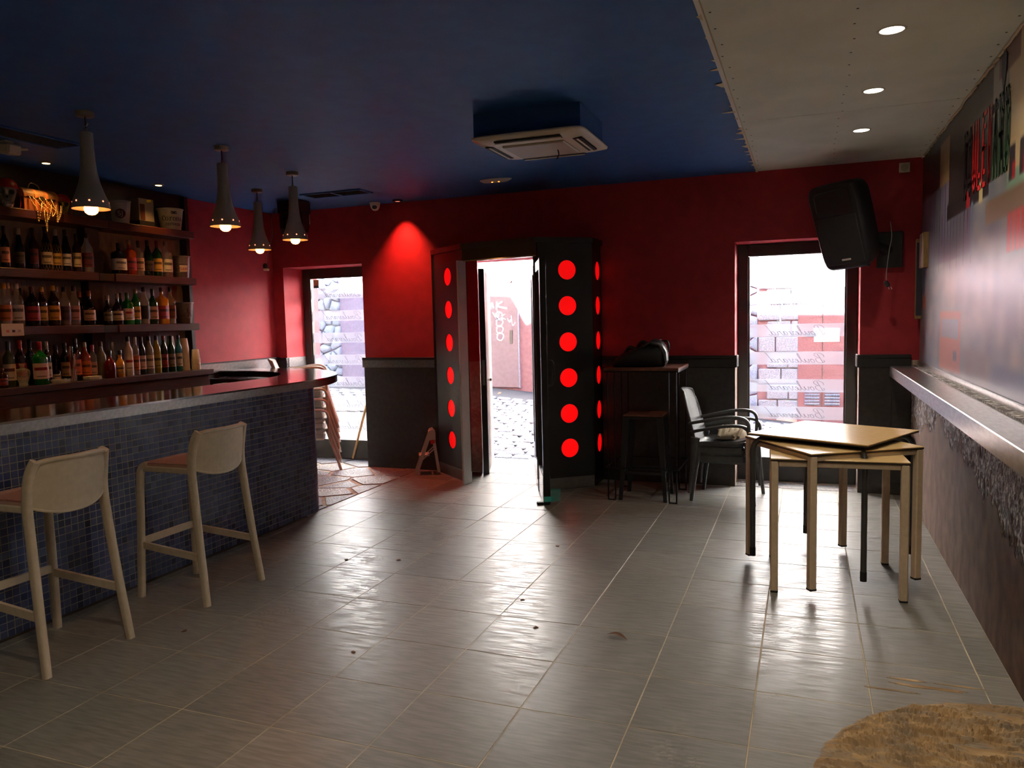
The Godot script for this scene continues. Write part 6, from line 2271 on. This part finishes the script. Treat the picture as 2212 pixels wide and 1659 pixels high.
func text_on(parent: Node, s: String, at: Vector3, turn: float, size: float, m: Material, serif := true) -> void:
	var tm := TextMesh.new()
	tm.text = s
	tm.font_size = 16
	tm.pixel_size = size / 16.0
	tm.depth = 0.001
	var sf := SystemFont.new()
	sf.font_names = PackedStringArray(["Droid Serif" if serif else "Droid Sans"])
	tm.font = sf
	var p := part(parent, "lettering", tm, m)
	p.transform = Transform3D(Basis(Vector3.UP, turn), at)


func curved_text(parent: Node, s: String, r: float, y: float, mid: float, size: float, m: Material, step: float) -> void:
	# letters one by one round a cylinder
	for i in s.length():
		var a := mid - (i - (s.length() - 1) / 2.0) * step
		var tm := TextMesh.new()
		tm.text = s[i]
		tm.font_size = 16
		tm.pixel_size = size / 16.0
		tm.depth = 0.001
		var sf := SystemFont.new()
		sf.font_names = PackedStringArray(["Droid Serif"])
		tm.font = sf
		var p := part(parent, "lettering", tm, m)
		p.transform = Transform3D(Basis(Vector3.UP, PI / 2 - a), Vector3(cos(a) * r, y, sin(a) * r))


func skull_mesh(s: float, jaw := true) -> MB:
	var m := MB.new()
	# cranium and face in one skin: rings from the chin up, facing +x
	var rings := []
	for q in [[0.02, 0.30, 0.34, 0.22], [0.10, 0.42, 0.40, 0.20], [0.24, 0.50, 0.46, 0.12], [0.36, 0.60, 0.56, 0.06], [0.52, 0.72, 0.66, 0.0], [0.70, 0.80, 0.74, -0.04], [0.86, 0.74, 0.70, -0.06], [0.96, 0.54, 0.52, -0.06], [1.0, 0.25, 0.25, -0.06]]:
		var ring := PackedVector3Array()
		for k in 28:
			var a := TAU * k / 28
			var x: float = cos(a) * q[1] * 0.5 + q[3]
			var z: float = sin(a) * q[2] * 0.5
			# eye hollows
			if q[0] > 0.45 and q[0] < 0.6 and cos(a) > 0.45 and absf(sin(a)) > 0.2:
				x -= 0.10
			if q[0] > 0.3 and q[0] < 0.4 and cos(a) > 0.97:
				x -= 0.05
			ring.append(Vector3(x, q[0], z) * s)
		rings.append(ring)
	m.loft(rings, true, true)
	return m


func skull(at: Vector3, s: float, bone: Material, cloth: Material, label: String) -> void:
	var o := thing("pirate_skull", label, "ornament", at, -0.5)
	part(o, "skull", skull_mesh(s), bone)
	for z in [-0.15, 0.15]:
		var e := MB.new()
		e.lathe([Vector2(0, 0.012), Vector2(0.06, 0.01), Vector2(0.085, 0.0), Vector2(0.0, 0.0)], 14, Vector3.ZERO, Basis(Vector3.BACK, -PI / 2))
		var ep := part(o, "eye_socket", e, M.slot, Vector3(0.33 * s, 0.54 * s, z * s))
		ep.scale = Vector3(s, s, s)
	part(o, "nose_hollow", bx(Vector3(0.30 * s, 0.38 * s, 0), Vector3(0.06, 0.1, 0.07) * s, 0.003), M.slot)
	for k in 6:
		part(o, "tooth", bx(Vector3((0.405 - 0.02 * absf(k - 2.5)) * s, 0.17 * s, (k - 2.5) * 0.06 * s), Vector3(0.04, 0.09, 0.05) * s, 0.002), bone)
	var b := MB.new()
	var rings := []
	for q in [[0.66, 0.84, 0.78, -0.035], [0.74, 0.85, 0.79, -0.045], [0.88, 0.77, 0.73, -0.06], [0.98, 0.56, 0.54, -0.06], [1.03, 0.2, 0.2, -0.06]]:
		var ring := PackedVector3Array()
		for k in 28:
			var a := TAU * k / 28
			ring.append(Vector3(cos(a) * q[1] * 0.5 + q[3], q[0] + 0.03 * cos(a), sin(a) * q[2] * 0.5) * s)
		rings.append(ring)
	b.loft(rings, true, true)
	part(o, "bandana", b, cloth)
	var kn := MB.new()
	kn.strap(smooth_path([Vector3(-0.1, 0.66, -0.38) * s, Vector3(0.02, 0.4, -0.42) * s, Vector3(0.1, 0.12, -0.40) * s, Vector3(0.12, 0.01, -0.36) * s], 4), Vector3(1, 0, 0), 0.14 * s, 0.03 * s, 8)
	part(o, "bandana_tail", kn, cloth)


func build_small() -> void:
	# ---- top shelf
	var red_cloth := S(rgb(150, 22, 24), 0.4)
	skull(Vector3(-5.55, 2.505, -4.09), 0.215, S(rgb(176, 170, 160), 0.22, 0.7), red_cloth, "silver pirate skull with a red bandana beside the treasure chest")
	skull(Vector3(-5.56, 2.505, -4.56), 0.165, S(rgb(190, 150, 40), 0.2, 0.8), S(rgb(150, 20, 16), 0.5), "gold pirate skull with a red bandana behind the pendant lamp")
	var tc := thing("treasure_chest", "small wooden treasure chest with a domed lid and strings of beads", "chest", Vector3(-5.55, 2.505, -4.315), 0.0)
	var leather := S(rgb(128, 66, 32), 0.5)
	var tbx := part(tc, "box", bx(Vector3(0, 0.05, 0), Vector3(0.15, 0.10, 0.27), 0.006), leather)
	var lid := MB.new()
	var lr := []
	for z in [-0.14, 0.14]:
		var ring := PackedVector3Array()
		for k in 15:
			var a := PI * k / 14
			ring.append(Vector3(cos(a) * 0.083, 0.115 + sin(a) * 0.062, z))
		ring.append(Vector3(-0.083, 0.105, z))
		ring.append(Vector3(0.083, 0.105, z))
		lr.append(ring)
	lid.loft(lr, false, true)
	var tld := part(tc, "lid", lid, S(rgb(116, 84, 52), 0.5))
	for z in [-0.133, -0.045, 0.045, 0.133]:
		var st := MB.new()
		var sr := []
		for dz in [-0.011, 0.011]:
			var ring := PackedVector3Array()
			for k in 15:
				var a := PI * k / 14
				ring.append(Vector3(cos(a) * 0.086, 0.113 + sin(a) * 0.065, z + dz))
			ring.append(Vector3(-0.086, 0.1, z + dz))
			ring.append(Vector3(0.086, 0.1, z + dz))
			sr.append(ring)
		st.loft(sr, false, true)
		part(tld, "strap", st, S(rgb(166, 96, 50), 0.45))
		part(tbx, "corner_strap", bx(Vector3(0.077, 0.05, z), Vector3(0.006, 0.1, 0.02), 0.002), S(rgb(166, 96, 50), 0.45))
	part(tld, "handle", tb(smooth_path([Vector3(0.02, 0.17, 0.06), Vector3(0.02, 0.215, 0.035), Vector3(0.02, 0.205, -0.02), Vector3(0.02, 0.168, -0.04)], 6), 0.004, 8), M.picture_wood)
	part(tbx, "latch", bx(Vector3(0.088, 0.1, 0), Vector3(0.008, 0.03, 0.03), 0.002), S(rgb(60, 50, 40), 0.4, 0.6))
	var pearl := S(rgb(224, 196, 138), 0.2, 0.3)
	for q in [[0.10, 0.06, -0.05], [0.07, -0.02, -0.03], [0.02, -0.06, 0.0], [-0.03, -0.10, -0.04], [-0.08, -0.11, -0.02]]:
		var ps := smooth_path([Vector3(0.085, 0.098, q[0]), Vector3(0.10, 0.05, (q[0] * 0.6 + q[1] * 0.4)), Vector3(0.105, 0.008, q[1]), Vector3(0.107, -0.03 + q[2], q[1] - 0.004), Vector3(0.108, 0.006, q[1] - 0.03), Vector3(0.095, 0.06, q[1] - 0.05)], 5)
		var bd := MB.new()
		for p in ps:
			bd.lathe([Vector2(0, 0.0045), Vector2(0.0032, 0.0032), Vector2(0.0045, 0), Vector2(0.0032, -0.0032), Vector2(0, -0.0045)], 7, p)
		bd.tube(ps, 0.001, 4)
		part(tc, "bead_string", bd, pearl)
	var hang := MB.new()
	var hp := smooth_path([Vector3(0.107, 0.01, 0.0), Vector3(0.108, -0.04, 0.004), Vector3(0.108, -0.10, -0.004), Vector3(0.108, -0.15, -0.008), Vector3(0.108, -0.10, -0.014), Vector3(0.107, -0.02, -0.02)], 6)
	for p in hp:
		hang.lathe([Vector2(0, 0.0045), Vector2(0.0032, 0.0032), Vector2(0.0045, 0), Vector2(0.0032, -0.0032), Vector2(0, -0.0045)], 7, p)
	part(tc, "bead_string", hang, pearl)
	var coin := MB.new()
	coin.lathe([Vector2(0, 0.012), Vector2(0.022, 0.012), Vector2(0.022, 0.0), Vector2(0, 0.0)], 14)
	single("gold_coin_stack", coin, S(rgb(176, 126, 60), 0.3, 0.7), "short stack of coins by the gold skull", "coins", Vector3(-5.50, 2.505, -4.70))
	# buckets and boxed bottle
	var b1 := bucket(Vector3(-5.565, 2.50, -5.13), 0.088, 0.20, pane(rgb(206, 204, 206), 0.3, 0.1), "clear drinks bucket with a round dark badge on the top shelf")
	var bd1 := MB.new()
	bd1.lathe([Vector2(0, 0.004), Vector2(0.04, 0.004), Vector2(0.042, 0.0), Vector2(0, 0.0)], 24, Vector3.ZERO, Basis(Vector3.BACK, -PI / 2))
	var bp1 := part(b1, "badge", bd1, S(rgb(60, 26, 30), 0.4))
	bp1.transform = Transform3D(Basis(Vector3.UP, -0.75), Vector3(cos(0.75) * 0.082, 0.085, sin(0.75) * 0.082))
	text_on(b1, "SJ", Vector3(cos(0.75) * 0.09, 0.085, sin(0.75) * 0.09), PI / 2 - 0.75, 0.055, S(rgb(190, 170, 165), 0.4), false)
	var bx1 := thing("boxed_bottle", "grey gift box with a bottle and a yellow label on the top shelf", "gift box", Vector3(-5.57, 2.50, -5.38))
	part(bx1, "box", bx(Vector3(-0.02, 0.125, 0.0), Vector3(0.13, 0.25, 0.17), 0.003), S(rgb(112, 106, 102), 0.35))
	part(bx1, "dark_base", bx(Vector3(-0.018, 0.03, 0.0), Vector3(0.136, 0.05, 0.176), 0.003), M.black)
	part(bx1, "yellow_label", bx(Vector3(0.046, 0.235, -0.03), Vector3(0.002, 0.02, 0.05), 0.0, Basis(Vector3.RIGHT, 0.2)), S(rgb(206, 180, 50), 0.5))
	part(bx1, "window", bx(Vector3(0.046, 0.13, 0.045), Vector3(0.002, 0.14, 0.05)), S(rgb(74, 44, 40), 0.15))
	var b2 := bucket(Vector3(-5.57, 2.50, -5.70), 0.115, 0.20, S(rgb(206, 198, 168), 0.45), "cream beer bucket lettered Corona on the top shelf")
	var ink := S(rgb(40, 42, 74), 0.5)
	curved_text(b2, "Corona", 0.108, 0.105, 0.62, 0.058, ink, 0.30)
	curved_text(b2, "cerveza", 0.101, 0.055, 0.56, 0.04, ink, 0.20)
	var cr := MB.new()
	for k in 5:
		cr.tube(smooth_path([Vector3(0, 0, 0), Vector3(0, 0.018, (k - 2) * 0.008), Vector3(0, 0.022, (k - 2) * 0.011), Vector3(0, 0.004, (k - 2) * 0.012)], 3), 0.002, 5)
	cr.tube([Vector3(0, 0, -0.026), Vector3(0, 0, 0.026)], 0.003, 6)
	var cp := part(b2, "crown_mark", cr, ink)
	cp.transform = Transform3D(Basis(Vector3.UP, -0.5), Vector3(cos(0.5) * 0.111, 0.15, sin(0.5) * 0.111))
	part(b2, "handle_ear", tb(smooth_path([Vector3(0.03, 0.17, 0.112), Vector3(0.045, 0.19, 0.115), Vector3(0.06, 0.175, 0.10), Vector3(0.045, 0.16, 0.108)], 4), 0.004, 6), M.alu)
	var b3 := bucket(Vector3(-5.545, 2.063, -5.765), 0.092, 0.205, S(rgb(124, 116, 116), 0.35, 0.6), "grey metal bucket with a red framed badge on the upper short shelf")
	var fb := part(b3, "badge", bx(Vector3.ZERO, Vector3(0.003, 0.06, 0.07), 0.001), S(rgb(206, 190, 186), 0.5))
	fb.transform = Transform3D(Basis(Vector3.UP, -0.5), Vector3(cos(0.5) * 0.084, 0.085, sin(0.5) * 0.084))
	text_on(b3, "San", Vector3(cos(0.5) * 0.088, 0.085, sin(0.5) * 0.088), PI / 2 - 0.5, 0.042, S(rgb(150, 30, 40), 0.5))
	var b4 := bucket(Vector3(-5.545, 1.633, -5.77), 0.092, 0.20, S(rgb(118, 112, 112), 0.35, 0.6), "grey metal bucket with a round ring badge on the lower short shelf")
	var rg := MB.new()
	for rr in [0.032, 0.024]:
		var pts := []
		for k in 25:
			pts.append(Vector3(0, cos(TAU * k / 24) * rr, sin(TAU * k / 24) * rr))
		rg.tube(pts, 0.0018, 5)
	rg.box(Vector3(0, 0.045, 0), Vector3(0.003, 0.03, 0.012))
	var rp := part(b4, "badge", rg, S(rgb(60, 40, 56), 0.5))
	rp.transform = Transform3D(Basis(Vector3.UP, -0.4), Vector3(cos(0.4) * 0.086, 0.08, sin(0.4) * 0.086))
	# ---- ledge: skull flask, tumblers, straws, cups
	var gf := thing("glass_skull_flask", "clear glass skull shaped flask with an open neck on the back bar ledge", "flask", Vector3(-5.42, 1.19, -4.02), -0.6)
	var clear := S(Color(0.92, 0.95, 0.93, 0.12), 0.03)
	clear.transparency = BaseMaterial3D.TRANSPARENCY_ALPHA
	part(gf, "skull_body", skull_mesh(0.135), clear)
	var nk := MB.new()
	nk.lathe([Vector2(0.02, 0.125), Vector2(0.015, 0.14), Vector2(0.015, 0.15), Vector2(0.022, 0.166), Vector2(0.02, 0.168)], 16, Vector3(-0.008, 0, 0))
	part(gf, "neck", nk, clear)
	part(gf, "foot", bx(Vector3(0.01, 0.012, 0), Vector3(0.07, 0.024, 0.06), 0.006), clear)
	var ash := [thing("glass_dish", "shallow cut glass dish by the straws on the back bar ledge", "dish", Vector3(-5.39, 1.19, -4.31)), thing("glass_dish", "low glass tray of napkins beside the ruby bottle", "dish", Vector3(-5.40, 1.19, -4.60))]
	for k in 2:
		var dm := MB.new()
		dm.lathe([Vector2(0, 0), Vector2(0.05, 0), Vector2(0.056, 0.03), Vector2(0.052, 0.03), Vector2(0.046, 0.006), Vector2(0, 0.006)], 20, Vector3.ZERO, Basis.IDENTITY, 1.0, 1.5)
		part(ash[k], "dish", dm, clear)
		if k == 1:
			for q in 4:
				part(ash[k], "napkin", bx(Vector3(0, 0.01 + q * 0.006, 0.004 * (q % 2)), Vector3(0.07, 0.005, 0.12), 0.001), M.card)
		else:
			for q in 10:
				part(ash[k], "ice_cube", bx(Vector3(rng.randf_range(-0.03, 0.03), 0.016 + 0.006 * (q % 3), rng.randf_range(-0.05, 0.05)), Vector3(0.014, 0.014, 0.014), 0.002, Basis.from_euler(Vector3(q, q * 2, q * 3))), clear)
	var sg := thing("straw_glass", "slim glass holding striped straws on the back bar ledge", "glass", Vector3(-5.40, 1.19, -4.43))
	var gm := MB.new()
	gm.lathe([Vector2(0, 0), Vector2(0.02, 0), Vector2(0.023, 0.10), Vector2(0.021, 0.10), Vector2(0.018, 0.006), Vector2(0, 0.006)], 16)
	part(sg, "glass", gm, clear)
	for k in 8:
		var a := TAU * k / 8
		var top := Vector3(cos(a) * 0.035 * (0.5 + 0.5 * (k % 3)), 0.22 + 0.03 * (k % 3), sin(a) * 0.04 * (0.5 + 0.5 * (k % 2)))
		part(sg, "straw", tb([Vector3(cos(a + 2.0) * 0.012, 0.008, sin(a + 2.0) * 0.012), top], 0.0035, 6), [S(rgb(190, 120, 100), 0.5), M.black, S(rgb(196, 176, 160), 0.5), S(rgb(150, 36, 40), 0.5)][k % 4])
	var cupm := S(rgb(224, 222, 204), 0.5)
	cupm.backlight_enabled = true
	cupm.backlight = Color(0.5, 0.5, 0.45)
	for c in [[-5.50, -5.705, 0.315, 0.042, "tall stack of white plastic cups at the end of the ledge"], [-5.62, -5.66, 0.33, 0.040, "tallest stack of white plastic cups behind the teal bottle"], [-5.46, -5.80, 0.205, 0.043, "shorter stack of white plastic cups beside the red wall"]]:
		var cu := thing("cup_stack", c[4], "cups", Vector3(c[0], 1.19, c[1]))
		var n := int((c[2] - 0.10) / 0.012)
		for k in n + 1:
			var cm := MB.new()
			var y := k * 0.012
			# upside down: the mouth stands on the ledge
			if k == 0:
				cm.lathe([Vector2(c[3] * 0.98, 0.0), Vector2(c[3], 0.003), Vector2(c[3] * 0.72, 0.10), Vector2(0, 0.10)], 20)
			elif k == n:
				cm.lathe([Vector2(c[3], y + 0.003), Vector2(c[3] * 0.98, y), Vector2(c[3] * 0.72, y + 0.098), Vector2(c[3] * 0.68, y + 0.10), Vector2(0, y + 0.10)], 20)
			else:
				cm.lathe([Vector2(c[3] * 0.96, y), Vector2(c[3], y + 0.002), Vector2(c[3] * 0.98, y + 0.005), Vector2(c[3] * 0.95, y + 0.013)], 20)
			part(cu, "cup", cm, cupm)
	# ---- litter on the floor
	for l in [[-1.62, -5.05, 0.03], [-2.9, -4.35, 0.02], [-2.55, -4.45, 0.02], [-1.5, -4.0, 0.015], [-1.3, -3.65, 0.02], [-2.05, -3.1, 0.015], [-3.05, -3.05, 0.02]]:
		var p := MB.new()
		var poly := []
		for k in 7:
			var a := TAU * k / 7
			poly.append(Vector2(cos(a), sin(a)) * l[2] * rng.randf_range(0.4, 1.0))
		p.plan(poly, 0.0, 0.003)
		single("leaf_fragment", p, M.dark_leaf, "scrap of dry leaf trodden on the floor tiles", "leaf", Vector3(l[0], 0.001, l[1]), rng.randf() * 3.0, "leaf scraps on the floor")
	var dl := MB.new()
	var rows := []
	for i in 8:
		var t := i / 7.0
		var w := 0.017 * sin(PI * clampf(t * 0.95 + 0.03, 0, 1))
		var row := []
		for s in [-1.0, -0.4, 0.4, 1.0]:
			row.append(Vector3((t - 0.5) * 0.12, 0.004 + 0.012 * sin(PI * t) + 0.008 * absf(s) * sin(PI * t), s * w))
		rows.append(row)
	for i in 7:
		for j in 3:
			dl.quad(rows[i][j], rows[i][j + 1], rows[i + 1][j + 1], rows[i + 1][j], Vector3.UP)
	single("dry_leaf", dl, M.dark_leaf, "long curled dry brown leaf on the tiles in the middle of the floor", "leaf", Vector3(-0.87, 0.001, -3.65), -0.3)
